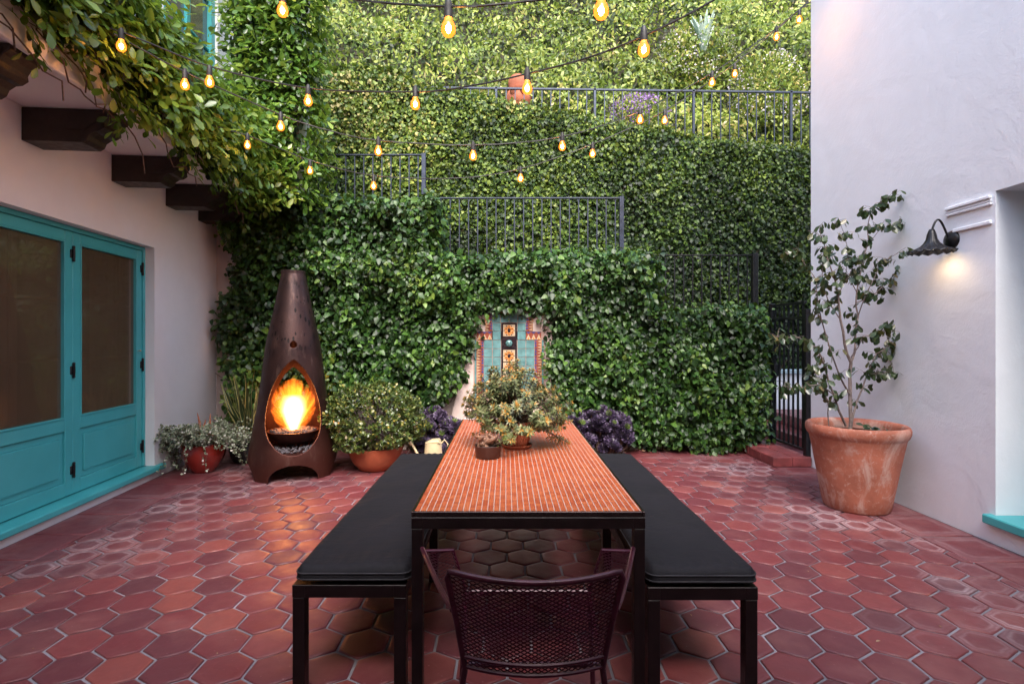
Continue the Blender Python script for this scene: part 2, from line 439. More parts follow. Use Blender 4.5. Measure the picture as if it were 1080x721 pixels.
def _rust():
    m, nt, b, _ = new_mat('rusted_steel'); n = N(nt); v = n.coord()
    x, y, z = n.sep(v)
    f = n.noise(v, 5, 7, .65, .5); g = n.noise(n.coord(scale=(1, 1, .25)), 14, 5, .6)
    zz = n.math('DIVIDE', z, 2.15)
    low = n.ramp(zz, [(.03, (.080, .022, .016)), (.25, (.050, .016, .014)), (.5, (.024, .012, .013)), (1, (.024, .018, .021))])
    c = n.mix(n.ramp(f, [(.3, (0,)*3), (.75, (.85,)*3)]), low, n.mix(.5, low, (.11, .045, .032)))
    c = n.mix(n.math('MULTIPLY', n.ramp(g, [(.58, (0,)*3), (.72, (1,)*3)]), .35), c, (.19, .12, .10))
    # burnt flecks on the upper flue
    vo = n.voro(n.coord(scale=(1, 1, .38)), 30); band = n.ramp(zz, [(.55, (0,)*3), (.66, (1,)*3), (.9, (1,)*3), (.96, (0,)*3)])
    sp = n.math('MULTIPLY', n.ramp(vo, [(.30, (1,)*3), (.38, (0,)*3)]), band)
    sp = n.math('MULTIPLY', sp, n.ramp(n.noise(v, 7, 2), [(.47, (0,)*3), (.53, (1,)*3)]))
    c = n.mix(sp, c, (.005, .003, .003))
    n.link(c, b.inputs['Base Color']); b.inputs['Metallic'].default_value = .7
    n.link(n.ramp(f, [(.3, (.34,)*3), (.7, (.62,)*3)]), b.inputs['Roughness'])
    n.link(n.bump(n.noise(v, 60, 5), .15, .01), b.inputs['Normal'])
    return m
M['rust'] = _rust()
M['coal'] = mat_simple('lava_rock', (.06, .045, .045), .9, var=.6, vscale=30, bump=.5, bscale=60)

# leaves
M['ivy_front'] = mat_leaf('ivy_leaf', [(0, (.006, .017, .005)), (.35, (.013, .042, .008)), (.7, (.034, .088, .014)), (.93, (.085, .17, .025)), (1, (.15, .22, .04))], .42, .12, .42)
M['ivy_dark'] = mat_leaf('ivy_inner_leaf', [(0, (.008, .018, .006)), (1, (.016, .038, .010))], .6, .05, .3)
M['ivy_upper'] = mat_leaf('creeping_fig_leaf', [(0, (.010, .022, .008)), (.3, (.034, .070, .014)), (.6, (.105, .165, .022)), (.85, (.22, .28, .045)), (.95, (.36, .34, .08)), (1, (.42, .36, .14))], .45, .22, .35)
M['ivy_balcony'] = mat_leaf('vine_leaf', [(0, (.026, .066, .010)), (.4, (.065, .145, .020)), (.8, (.14, .24, .035)), (1, (.28, .34, .05))], .26, .35, .6)
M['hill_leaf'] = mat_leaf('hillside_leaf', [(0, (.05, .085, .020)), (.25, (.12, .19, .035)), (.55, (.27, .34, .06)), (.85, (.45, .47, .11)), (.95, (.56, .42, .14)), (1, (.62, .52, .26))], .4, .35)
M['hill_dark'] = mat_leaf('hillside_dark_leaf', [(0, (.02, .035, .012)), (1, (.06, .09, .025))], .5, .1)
M['flower_pale'] = mat_leaf('pale_flower', [(0, (.55, .45, .50)), (1, (.75, .70, .72))], .6, .3)
M['flower_purple'] = mat_leaf('purple_flower', [(0, (.20, .08, .30)), (1, (.34, .20, .45))], .6, .3)
M['shrub_leaf'] = mat_leaf('shrub_leaf', [(0, (.03, .06, .015)), (.5, (.08, .12, .026)), (.8, (.18, .20, .05)), (.93, (.36, .26, .05)), (1, (.5, .48, .36))], .28, .15, .6)
M['bonsai_leaf'] = mat_leaf('crassula_leaf', [(0, (.05, .07, .03)), (.35, (.13, .16, .06)), (.62, (.28, .30, .15)), (.74, (.34, .20, .04)), (1, (.48, .23, .05))], .4, .1)
M['bonsai_tip'] = mat_leaf('crassula_tip', [(0, (.30, .13, .03)), (1, (.36, .22, .07))], .4, .15)
M['silver_leaf'] = mat_leaf('silver_leaf', [(0, (.12, .16, .09)), (.4, (.26, .31, .20)), (.8, (.45, .47, .36)), (1, (.58, .55, .50))], .5, .15)
M['camellia_leaf'] = mat_leaf('camellia_leaf', [(0, (.012, .028, .014)), (.5, (.024, .048, .020)), (.85, (.045, .072, .024)), (1, (.11, .08, .03))], .28, .15, .6)
M['aeonium'] = mat_leaf('aeonium_leaf', [(0, (.014, .008, .020)), (.45, (.045, .028, .060)), (.8, (.16, .12, .20)), (.88, (.09, .14, .03)), (1, (.16, .22, .05))], .3, .05, .6)
M['agave'] = mat_leaf('agave_leaf', [(0, (.30, .42, .34)), (1, (.52, .60, .50))], .5, .1)
M['snake'] = mat_leaf('snake_plant_green', [(0, (.025, .045, .018)), (1, (.07, .10, .045))], .35, .05)
M['snake_edge'] = mat_leaf('snake_plant_edge', [(0, (.38, .34, .12)), (1, (.50, .44, .18))], .35, .05)
M['small_green'] = mat_leaf('small_green', [(0, (.08, .12, .03)), (1, (.20, .26, .06))], .4, .1)
M['dead_stalk'] = mat_simple('dead_stalk', (.36, .12, .06), .8, var=.5, vscale=20)
M['leaf_litter'] = mat_leaf('leaf_litter', [(0, (.10, .05, .03)), (.6, (.25, .13, .07)), (1, (.42, .28, .18))], .8, .1)

# bulbs
M['filament'] = mat_emit('bulb_filament', (1.0, .46, .14), 240)
def _bulbglass():
    m, nt, b, out = new_mat('bulb_amber_glass'); n = N(nt)
    e = n.node('ShaderNodeEmission'); e.inputs[0].default_value = (1, .22, .02, 1); e.inputs[1].default_value = 1.05
    g = n.node('ShaderNodeBsdfGlossy'); g.inputs['Roughness'].default_value = .05
    t = n.node('ShaderNodeBsdfTransparent'); t.inputs[0].default_value = (1, .75, .45, 1)
    a = n.node('ShaderNodeMixShader'); a.inputs[0].default_value = .55; n.link(t.outputs[0], a.inputs[1]); n.link(e.outputs[0], a.inputs[2])
    c = n.node('ShaderNodeMixShader'); c.inputs[0].default_value = .05; n.link(a.outputs[0], c.inputs[1]); n.link(g.outputs[0], c.inputs[2])
    n.link(c.outputs[0], out.inputs['Surface']); return m
M['bulb_glass'] = _bulbglass()
M['rubber'] = mat_simple('black_rubber', (.012, .010, .010), .6, var=.2)

# tile colours of the wall panel
M['tile_teal'] = mat_simple('glazed_teal', (.11, .23, .235), .22, var=.3, vscale=12, coat=.3)
M['tile_teal_dark'] = mat_simple('glazed_deep_teal', (.03, .12, .12), .22, var=.3, vscale=30)
M['tile_cream'] = mat_simple('glazed_cream', (.44, .34, .23), .25, var=.15)
M['tile_red'] = mat_simple('glazed_red', (.25, .065, .04), .25, var=.2)
M['tile_blue'] = mat_simple('glazed_blue', (.04, .06, .20), .25, var=.2)
M['tile_orange'] = mat_simple('glazed_orange', (.55, .22, .06), .25, var=.2)
M['tile_black'] = mat_simple('glazed_black', (.02, .012, .015), .25, var=.2)
M['tile_grout'] = mat_simple('tile_grout', (.36, .24, .20), .9, var=.2)

# ================================================================== GROUND, FLOOR
gm = mat_simple('earth', (.11, .085, .06), .95, var=.4, vscale=2, bump=.6, bscale=12)
g = MB(); g._add([(-60,-60,-.06),(60,-60,-.06),(60,60,-.06),(-60,60,-.06)], [(0,1,2,3)])
tag(g.build('ground', gm, loc=(0,0,-.06)), kind='structure')

FX0, FX1, FY0, FY1 = -3.03, 2.96, -3.2, 6.22
WLX = lambda Y: -3.085 - .093*Y            # face of the left house wall
WRX = 3.38                                 # face of the right house wall
WBY = 6.74                                 # face of the low garden wall
sub = MB(); sub._add([(-5.2,-3.4,-.004),(5.5,-3.4,-.004),(5.5,9.2,-.004),(-5.2,9.2,-.004)], [(0,1,2,3)])
patio = tag(sub.build('patio_floor', M['grout'], loc=(0,0,-.004)), kind='structure')
def clip(poly, x0, x1, y0, y1):
    for ax, lim, sg in ((0,x0,1),(0,x1,-1),(1,y0,1),(1,y1,-1)):
        out = []
        for i in range(len(poly)):
            a, b = poly[i-1], poly[i]
            da, db = (a[ax]-lim)*sg, (b[ax]-lim)*sg
            if (da >= 0) != (db >= 0):
                t = da/(da-db); out.append((a[0]+(b[0]-a[0])*t, a[1]+(b[1]-a[1])*t))
            if db >= 0: out.append(b)
        poly = out
        if not poly: return []
    return poly
tv, tf, tr, te, tl = [], [], [], [], []
def floor_tile(poly, r, lime):
    if len(poly) < 3: return
    ar = abs(sum(poly[i-1][0]*poly[i][1]-poly[i][0]*poly[i-1][1] for i in range(len(poly))))/2
    if ar < .0012: return
    cx = sum(p[0] for p in poly)/len(poly); cy = sum(p[1] for p in poly)/len(poly)
    dz = random.uniform(-.0012, .0012); tx = random.uniform(-.006, .006); ty = random.uniform(-.006, .006)
    b = len(tv); n = len(poly)
    rings = [(1.0, -.003, 1.0), (.985, .0025, .97), (.955, .0040, .92), (.80, .0044, .80), (.45, .0046, .45)]
    for (k, z, e) in rings:
        for (x, y) in poly:
            X = cx+(x-cx)*k; Y = cy+(y-cy)*k
            tv.append((X, Y, z+dz+(X-cx)*tx+(Y-cy)*ty)); te.append(e); tl.append(lime)
    tv.append((cx, cy, .0047+dz)); te.append(0.0); tl.append(lime)
    for q in range(len(rings)-1):
        for i in range(n):
            j = (i+1) % n
            tf.append((b+q*n+i, b+q*n+j, b+(q+1)*n+j, b+(q+1)*n+i)); tr.append(r)
    q = len(rings)-1
    for i in range(n): tf.append((b+q*n+i, b+q*n+(i+1) % n, b+len(rings)*n)); tr.append(r)
W_ = .2222; S_ = W_/math.sqrt(3); G = .0056
def limeval(x, y):
    l = 0.0
    l = max(l, 1.1-abs(x-2.62)/.75) if y > 2.4 else l
    l = max(l, 1.1-abs(x+2.75)/.7) if y > 3.2 else l
    l = max(l, 1.25-abs(y-5.2)/.8-abs(x+2.8)/1.4)
    return max(.0, min(1, l))
for j in range(-36, 17):
    cy = 3.42 + .1925*j
    for k in range(-16, 18):
        cx = -.217 + W_/2 + W_*(k + (.5 if j % 2 else 0))
        s = S_ - G/math.cos(R(30)); s *= random.uniform(.985, 1.0)
        rot = random.uniform(-.012, .012)
        poly = [(cx+s*math.cos(R(30+60*i)+rot)+random.uniform(-.0012,.0012), cy+s*math.sin(R(30+60*i)+rot)+random.uniform(-.0012,.0012)) for i in range(6)]
        poly = clip(poly, FX0+.006, FX1-.006, FY0, FY1-.006)
        floor_tile(poly, random.random(), limeval(cx, cy)*random.choice((1, 1, .6, .2)))
# rectangular border tiles along the walls
def rect(x0, x1, y0, y1): floor_tile([(x0+G,y0+G),(x1-G,y0+G),(x1-G,y1-G),(x0+G,y1-G)], random.uniform(.3, .72), .25)
y = FY0
ys = []
while y < 6.7: ys.append(y); y += .438
for a in ys:
    b = min(a+.438, 6.72)
    x0a, x0b = WLX(a)+.012, WLX(b)+.012
    floor_tile([(x0a,a+G),(FX0-G,a+G),(FX0-G,b-G),(x0b,b-G)], random.uniform(.3,.6), .25)
    a2 = a-.03; b2 = b-.03
    if a2 < 5.85: rect(FX1, WRX-.008, a2, min(b2, 5.82))
x = FX0
while x < 3.3:
    rect(x, min(x+.45, 3.36), FY1, WBY-.02); x += .45
for yy in (6.74, 7.1, 7.46, 7.82, 8.18):       # passage behind the gate
    for xx in (3.42, 3.86, 4.3): rect(xx, xx+.44, yy-.9, min(yy-.54, 8.3))
me = bpy.data.meshes.new('patio_tiles'); me.from_pydata(tv, [], tf); me.materials.append(M['floor_tile'])
at = me.attributes.new('rnd', 'FLOAT', 'FACE'); at.data.foreach_set('value', tr)
at = me.attributes.new('edge', 'FLOAT', 'POINT'); at.data.foreach_set('value', te)
at = me.attributes.new('lime', 'FLOAT', 'POINT'); at.data.foreach_set('value', tl)
me.polygons.foreach_set('use_smooth', [True]*len(me.polygons))
tiles = bpy.data.objects.new('patio_tiles', me); COL.objects.link(tiles); tiles.location = (0,0,0)
tag(tiles, kind='structure')

# fallen leaves scattered on the tiles
ls = LeafSet(); n = 60
pos = np.stack([RNG.uniform(-2.9, 2.9, n), RNG.uniform(2.3, 6.4, n), np.full(n, .008)], 1)
ls.add(LEAF_OVAL, pos, np.tile([0,0,1.], (n,1))+RNG.normal(size=(n,3))*.2, np.c_[RNG.normal(size=(n,2)), np.zeros(n)], RNG.uniform(.012, .026, n), .8)
n = 260
pos = np.stack([RNG.uniform(-3.4, 3.2, n), 6.66-np.abs(RNG.normal(size=n))*.07, RNG.uniform(.006, .03, n)], 1)
ls.add(LEAF_OVAL, pos, np.tile([0,0,1.], (n,1))+RNG.normal(size=(n,3))*.6, np.c_[RNG.normal(size=(n,2)), RNG.normal(size=n)*.3], RNG.uniform(.03, .06, n), .8)
tag(ls.build('leaf_litter', M['leaf_litter'], loc=(0, 6.6, 0)), kind='stuff', label='dry brown fallen leaves gathered along the foot of the ivy wall', cat='leaves')

# ================================================================== LEFT HOUSE
AL = math.atan(.093)
MLW = Matrix.Translation((-3.085, 0, 0)) @ Matrix.Rotation(AL, 4, 'Z')     # local: x = out of wall, y = along wall
kL = 1/math.cos(AL)
left = thing('house', 'white stucco house on the left with teal doors and dark corbels under its balcony', 'house', (-3.6, 4.2, 0))
DY0, DY1, DZ0, DZ1 = 2.42*kL, 5.36*kL, .132, 2.345
UZ = 6.9
w = MB(MLW)
T = .34
w.box(-T, 0, -3.0, DY0, 0, DZ1); w.box(-T, 0, DY1, 7.0*kL, 0, DZ1)
w.box(-T, 0, DY0, DY1, 0, .072)
w.box(-T, 0, -3.0, 7.0*kL, DZ1+.0, 3.06)
w.build('wall', M['stucco_warm'], left)
# upper storey wall with window opening
WY0, WY1, WZ0, WZ1 = 5.55, 6.80, 4.45, 6.3
w = MB(MLW)
w.box(-T, 0, -3.0, WY0, 3.06, UZ); w.box(-T, 0, WY1, 7.3, 3.06, UZ); w.box(-T, 0, WY0, WY1, 3.06, WZ0); w.box(-T, 0, WY0, WY1, WZ1, UZ)
w.build('upper_wall', M['stucco_warm'], left)
# balcony: slab with a small drip mould, parapet
b = MB(MLW)
b.box(0.002, .62, -3.0, 6.86, 3.062, 3.20); b.box(.622, .665, -3.0, 6.86, 3.035, 3.2)
b.build('balcony_slab', M['stucco_warm'], left, bevel=.012)
b = MB(MLW); b.box(.50, .66, -3.0, 6.86, 3.202, 3.66); b.build('balcony_parapet', M['stucco_warm'], left, bevel=.02)
# interior room behind the doors (dark)
r = MB(MLW); r.box(-2.6, -2.5, DY0-.6, DY1+.6, 0, 2.7); r.box(-2.5, -T-.004, DY0-.6, DY0-.5, 0, 2.7); r.box(-2.5, -T-.004, DY1+.5, DY1+.6, 0, 2.7)
r.box(-2.5, -T-.004, DY0-.5, DY1+.5, 2.6, 2.7); r.box(-2.5, -T-.004, DY0-.5, DY1+.5, -.02, .05)
r.build('interior', M['interior'], left)
# corbels
def ogee():
    L = .60; H = .235
    return [(0, 0), (L, 0), (L, -.035), (L-.035, -.06), (L-.055, -.095), (L-.05, -.125), (L-.085, -.15), (L-.12, -.155), (L-.155, -.18), (L-.17, -.215), (L-.20, -.235), (0, -.235)]
for yc in (1.72, 2.86, 3.72, 4.69, 5.56, 6.26):
    c = MB(MLW @ Matrix.Translation((.002, yc*kL, 3.058)))
    c.prism([(p, q) for p, q in ogee()], 0, .20, 'y')
    # moulding steps on the sides
    c.prism([(.30, -.02), (.56, -.02), (.56, -.05), (.50, -.09), (.45, -.12), (.42, -.15), (.30, -.15)], -.008, -.001, 'y')
    c.build('corbel', M['wood_dark'], left, bevel=.006, recalc=True)
# door set
fr = MB(MLW)
XR = -.10       # face of door leaves, set back in the reveal
fr.cbox(XR-.07, XR+.015, DY1-.035, DY1-.002, DZ0, DZ1-.002, .004); fr.cbox(XR-.07, XR+.015, DY0+.002, DY0+.035, DZ0, DZ1-.002, .004)
fr.cbox(XR-.07, XR+.015, DY0+.037, DY1-.037, DZ1-.04, DZ1-.002, .004)
fr.build('door_frame', M['teal'], left)
sl = MB(MLW); sl.cbox(-T+.02, .05, DY0-.05, DY1+.13, .074, .128, .008); sl.build('door_sill', M['teal'], left)
lw = (DY1-DY0-.08)/3
def door_leaf(y0, y1, hingeside):
    d = MB(MLW); z0, z1 = DZ0+.004, DZ1-.044; x0, x1 = XR-.04, XR
    st = .085
    d.cbox(x0, x1, y0, y0+st, z0, z1, .004); d.cbox(x0, x1, y1-st, y1, z0, z1, .004)
    d.cbox(x0, x1, y0+st, y1-st, z1-.085, z1, .004); d.cbox(x0, x1, y0+st, y1-st, .665, .765, .004); d.cbox(x0, x1, y0+st, y1-st, z0, z0+.11, .004)
    # glazing bead
    bz0, bz1 = .765, z1-.085
    for (a, b_, c_, e) in ((y0+st, y0+st+.014, bz0, bz1), (y1-st-.014, y1-st, bz0, bz1), (y0+st+.014, y1-st-.014, bz0, bz0+.014), (y0+st+.014, y1-st-.014, bz1-.014, bz1)):
        d.cbox(x0+.01, x1+.006, a, b_, c_, e, .003)
    o = d.build('door', M['teal'], left)
    p = MB(MLW); p.cbox(x0+.006, x1-.016, y0+st+.001, y1-st-.001, z0+.111, .664, .004)
    p.cbox(x1-.016, x1-.004, y0+st+.05, y1-st-.05, z0+.16, .615, .010); p.build('panel', M['teal'], o)
    s = MB(MLW); s.box(x0+.012, x0+.018, y0+st+.002, y1-st-.002, bz0+.002, bz1-.002); s.build('screen', M['screen'], o)
    # glazing bars of the glass door behind the screen
    for q in (1, 2):
        gb = MB(MLW); zq = bz0+(bz1-bz0)*q/3; gb.box(x0-.02, x0-.006, y0+st, y1-st, zq-.010, zq+.010); gb.build('glazing_bar', M['curtain'], o)
    for z in (z0+.20, (z0+z1)/2-.06, z1-.18):
        h = MB(MLW); yy = y1-.004 if hingeside else y0+.004
        h.tube([(x1+.012, yy, z-.05), (x1+.012, yy, z+.05)], .010, 8); h.cbox(x1-.002, x1+.008, yy-.028, yy+.028, z-.035, z+.035, .003)
        h.ball((x1+.012, yy, z+.055), .012, 8, 5); h.ball((x1+.012, yy, z-.055), .012, 8, 5)
        h.build('hinge', M['black_metal'], o, smooth=True)
    return o
for q in range(3):
    y0 = DY0+.038+q*(lw+.002); door_leaf(y0, y0+lw, True)
kn = MB(MLW); kn.ball((XR+.03, DY1-.115, 1.30), .010, 8, 6); kn.tube([(XR, DY1-.115, 1.30), (XR+.03, DY1-.115, 1.30)], .004, 6); kn.build('door_handle', mat_simple('brass', (.5, .45, .35), .3, metal=.8), left, smooth=True)
cu = MB(MLW)
for (ca, cb_) in ((DY1-.62, DY1-.16), (DY0+1.2, DY0+1.5)):
    n = 40; vs = []; fs = []
    for i in range(n+1):
        yy = ca+(cb_-ca)*i/n; xx = -.21+.025*math.sin(i*1.15)+.012*math.sin(i*2.7)
        vs += [(xx, yy, .06), (xx, yy, 2.45)]
    for i in range(n): fs.append((2*i, 2*i+2, 2*i+3, 2*i+1))
    cu._add(vs, fs)
cu.build('curtain', M['curtain'], left, smooth=True)
# upper window, teal casement
wf = MB(MLW)
xw = -.06
wf.cbox(xw-.08, xw+.03, WY0+.002, WY0+.10, WZ0+.002, WZ1-.002, .005); wf.cbox(xw-.08, xw+.03, WY1-.10, WY1-.002, WZ0+.002, WZ1-.002, .005)
wf.cbox(xw-.08, xw+.03, WY0+.10, WY1-.10, WZ0+.002, WZ0+.09, .005); wf.cbox(xw-.08, xw+.03, WY0+.10, WY1-.10, WZ1-.09, WZ1-.002, .005)
wf.cbox(xw-.05, xw+.01, (WY0+WY1)/2-.04, (WY0+WY1)/2+.04, WZ0+.09, WZ1-.09, .004)
for q in (1, 2): zq = WZ0+(WZ1-WZ0)*q/3; wf.cbox(xw-.04, xw, WY0+.10, WY1-.10, zq-.012, zq+.012, .003)
wo = wf.build('window', M['teal'], left)
gl = MB(MLW); gl.box(xw-.030, xw-.024, WY0+.1, WY1-.1, WZ0+.09, WZ1-.09); gl.build('pane', M['window_glass'], wo)
cl = MB(MLW); n = 60; vs = []; fs = []
for i in range(n+1):
    yy = WY0+.1+(WY1-WY0-.2)*i/n; xx = -.2+.02*math.sin(i*1.3); vs += [(xx, yy, WZ0+.09), (xx, yy, WZ1-.09)]
for i in range(n): fs.append((2*i, 2*i+2, 2*i+3, 2*i+1))

# ================================================================== RIGHT HOUSE
right = thing('house', 'white stucco house wall on the right with a deep doorway and moulded ledge', 'house', (3.9, 4.2, 0))
w = MB()
RY = 3.635
w.box(WRX, WRX+.50, RY, 5.84, 0, 6.6)                 # wall between doorway and corner
w.box(WRX, WRX+.50, -3, RY, 2.44, 6.6)                # above the doorway
w.box(WRX, WRX+.50, RY-1.75, RY, 0, .135)
w.box(WRX, WRX+.50, -3, RY-1.75, 0, 2.44)
w.box(WRX+.50, 6.5, 5.50, 5.838, 0, 6.6)              # return wall of the house
wall_r = w.build('wall', M['stucco_white'], right)
import bmesh
bm = bmesh.new(); bm.from_mesh(wall_r.data); bmesh.ops.remove_doubles(bm, verts=bm.verts, dist=.0005)
bm.to_mesh(wall_r.data); bm.free()
sl = MB(); sl.cbox(WRX-.055, WRX+.30, RY-1.80, RY+.05, .137, .20, .008); sl.build('door_sill', M['teal'], right)
fr = MB()
fr.cbox(WRX+.30, WRX+.36, RY-.06, RY-.002, .2, 2.43, .004); fr.cbox(WRX+.30, WRX+.36, RY-1.75, RY-1.69, .2, 2.43, .004); fr.cbox(WRX+.30, WRX+.36, RY-1.69, RY-.06, 2.37, 2.43, .004)
fr.build('door_frame', M['teal'], right)
for (a, b_) in ((RY-.90, RY-.062), (RY-1.688, RY-.902)):
    d = MB(); x0, x1, z0, z1 = WRX+.31, WRX+.35, .205, 2.368; st = .085
    d.cbox(x0, x1, a, a+st, z0, z1, .004); d.cbox(x0, x1, b_-st, b_, z0, z1, .004)
    d.cbox(x0, x1, a+st, b_-st, z1-.085, z1, .004); d.cbox(x0, x1, a+st, b_-st, .70, .79, .004); d.cbox(x0, x1, a+st, b_-st, z0, z0+.11, .004)
    d.cbox(x0+.014, x1-.006, a+st, b_-st, z0+.11, .70, .004)
    o = d.build('door', M['teal'], right)
    s = MB(); s.box(x0+.012, x0+.02, a+st+.001, b_-st-.001, .791, z1-.086); s.build('screen', M['screen'], o)
def mould(y0, y1, prof):
    m_ = MB(); m_.prism(prof, y0, y1, 'y'); return m_
za = CAMZ + 0
# upper ledge (three stacked fillets) and the single lower bead, beside the doorway head
m_ = MB()
ya, yb = RY+.02, 3.38*555/(1004-534)+.04
for (dz, px_, h) in ((2.395, .026, .022), (2.372, .014, .020), (2.350, .019, .018)):
    m_.cbox(WRX-px_, WRX-.001, ya, yb, dz, dz+h, .004)
m_.build('ledge_moulding', M['stucco_white'], right, smooth=True)
m_ = MB(); m_.cbox(WRX-.018, WRX-.001, ya, yb-.06, 2.215, 2.245, .006); m_.build('bead_moulding', M['stucco_white'], right, smooth=True)

# sconce
LYc = 3.99; LZ = CAMZ+104/555*LYc
sc = thing('wall_lamp', 'black gooseneck wall lamp with a fluted bell shade on the right stucco wall', 'lamp', (WRX, LYc, LZ))
s = MB(); s.m = Matrix.Translation((WRX-.001, LYc, LZ)) @ Matrix.Rotation(R(-90), 4, 'Y')
s.lathe([(.0, .034), (.02, .033), (.03, .028), (.055, .020), (.066, .012), (.070, 0)], 28); s.build('back_plate', M['black_metal'], sc, smooth=True)
s = MB(); px0 = 983; shx = WRX-.155
pts = []
for t in np.linspace(0, 1, 22):
    # rise out of the plate, over and down into the shade
    a = math.pi*t
    pts.append((WRX-.03-.125*(t**.8), LYc, LZ+.02+ (.115*math.sin(a)**.8 if 0 < t < 1 else 0) + .035*t))
s.tube(pts, .0075, 10); s.build('arm', M['black_metal'], sc, smooth=True)
s = MB(); nf = 60; prof = [(.016, .075), (.022, .060), (.030, .035), (.036, .0), (.050, -.030), (.072, -.055), (.105, -.075), (.135, -.088), (.150, -.098)]
vs = []; fs = []
for i, (r_, z_) in enumerate(prof):
    for k in range(nf):
        a = 2*math.pi*k/nf; q = i/(len(prof)-1)
        rr = r_*(1+.05*q*q*math.cos(a*15)); zz_ = z_+.008*q**3*math.cos(a*15)
        vs.append((shx+rr*math.cos(a), LYc+rr*math.sin(a), LZ-.015+zz_+.02))
for i in range(len(prof)-1):
    for k in range(nf): fs.append((i*nf+k, (i+1)*nf+k, (i+1)*nf+(k+1)%nf, i*nf+(k+1)%nf))
s._add(vs, fs); o = s.build('shade', M['black_metal'], sc, smooth=True, angle=80)
so = o.modifiers.new('solid', 'SOLIDIFY'); so.thickness = .003
s = MB(); s.ball((shx, LYc, LZ-.045), .026, 12, 8, (1, 1, 1.3)); s.build('bulb', mat_emit('lamp_bulb', (1, .78, .5), 3), sc, smooth=True)
s = MB(); s.tube([(shx, LYc, LZ+.06), (shx, LYc, LZ-.02)], .014, 10); s.build('socket', M['black_metal'], sc, smooth=True)
ld = bpy.data.lights.new('lamp_light', 'SPOT'); ld.energy = 1.0; ld.color = (1, .74, .50); ld.shadow_soft_size = .06; ld.spot_size = R(150); ld.spot_blend = .8
lo = bpy.data.objects.new('lamp_light', ld); COL.objects.link(lo); lo.parent = sc; lo.location = Vector((shx, LYc, LZ-.085))-Vector((WRX, LYc, LZ)); lo.rotation_euler = (0, R(-12), 0)

rw = MB(); rw.box(-3.05, 3.37, -3.6, -3.3, 0, 5.6)
tag(rw.build('house_wall', M['stucco_warm'], loc=(0, -3.45, 0)), 'white stucco house wall closing the near end of the patio', 'wall')
rw = MB(); rw.box(-3.05, 3.37, -3.29, .15, 3.05, 3.22)  # added slab out of view, keeps sky light off the foreground
tag(rw.build('added_shade_roof', M['wood_dark'], loc=(0, -1.6, 3.05)), 'unseen dark roof slab added to shade the near end of the patio', 'roof')

# ================================================================== GARDEN WALLS
gw = thing('garden_wall', 'low stepped garden wall under glossy ivy at the end of the patio', 'wall', (0, WBY+.12, 0))
XA, XB, XC = -1.02, 1.72, 3.20      # step positions
ZA, ZB, ZC = 3.02, 2.33, 1.62
w = MB()
w.box(-3.95, XA, WBY, WBY+.24, 0, ZA); w.box(XA, XB, WBY, WBY+.24, 0, ZB); w.box(XB, XC-.04, WBY, WBY+.24, 0, ZC)
w.build('wall', M['stucco_niche'], gw)
# tiled niche surround
nw = MB(); nw.prism([(-.80, 0), (.88, 0), (.60, 1.15), (.56, 1.72), (-.50, 1.72), (-.53, 1.15)], WBY-.14, WBY-.002, 'y')
nw.build('fountain_surround', M['stucco_niche'], gw, bevel=.02)
nw = MB(); nw.box(-.50, .58, 6.10, WBY-.142, 0, .50); nw.build('fountain_basin', M['stucco_niche'], gw, bevel=.02)
bt = MB()
for i in range(10):
    x0 = -.498+i*.108; bt.cur = i % 2
    bt.cbox(x0+.003, x0+.105, 6.088, 6.098, .39, .49, .003)
    bt.cur = 2
    for (dx, dz) in ((.03,.03),(.07,.03),(.05,.06),(.03,.08),(.075,.08)): bt.ball((x0+dx, 6.089, .39+dz), .010, 8, 4, (1,.2,1))
bt.build('basin_tiles', [M['tile_teal'], M['tile_blue'], M['tile_red']], gw)

# tile panel
TP = .1085; TX = .035; TY = WBY-.142
tp = thing('tile_panel', 'stepped teal and patterned ceramic tile panel set among the ivy above the fountain', 'tile panel', (TX, TY, 1.0))
ZT = CAMZ - (331-357)/555*TY           # top of teal rows
bk = MB(); bk.box(TX-.245, TX+.245, TY-.006, TY-.0005, ZT-3*TP, ZT+.05); bk.box(TX-.445, TX+.445, TY-.006, TY-.0005, .55, ZT-3*TP-.0005+.108*1); bk.build('grout_bed', M['tile_grout'], tp)
tt = MB(); g2 = .0032
def teal(x0, z0, w=TP, h=TP): tt.cbox(x0+g2, x0+w-g2, TY-.012, TY-.0065, z0+g2, z0+h-g2, .002)
cw = .203/2
for rr_ in range(9):
    z0 = ZT-(rr_+1)*TP
    if z0 < .56: break
    if rr_ == 0:
        for i in range(4): teal(TX-2*TP+i*TP, z0)
        continue
    cols = [1] if rr_ < 3 else [1, 2]
    for k in cols:
        teal(TX+cw+(k-1)*TP, z0); teal(TX-cw-k*TP, z0)
tt.build('plain_tiles', M['tile_teal'], tp)
cp = MB(); zc0 = ZT-TP
cp.cbox(TX-cw+.003, TX+cw-.003, TY-.011, TY-.0065, .56, zc0-.003, .002); cp.build('dark_border', M['tile_black'], tp)
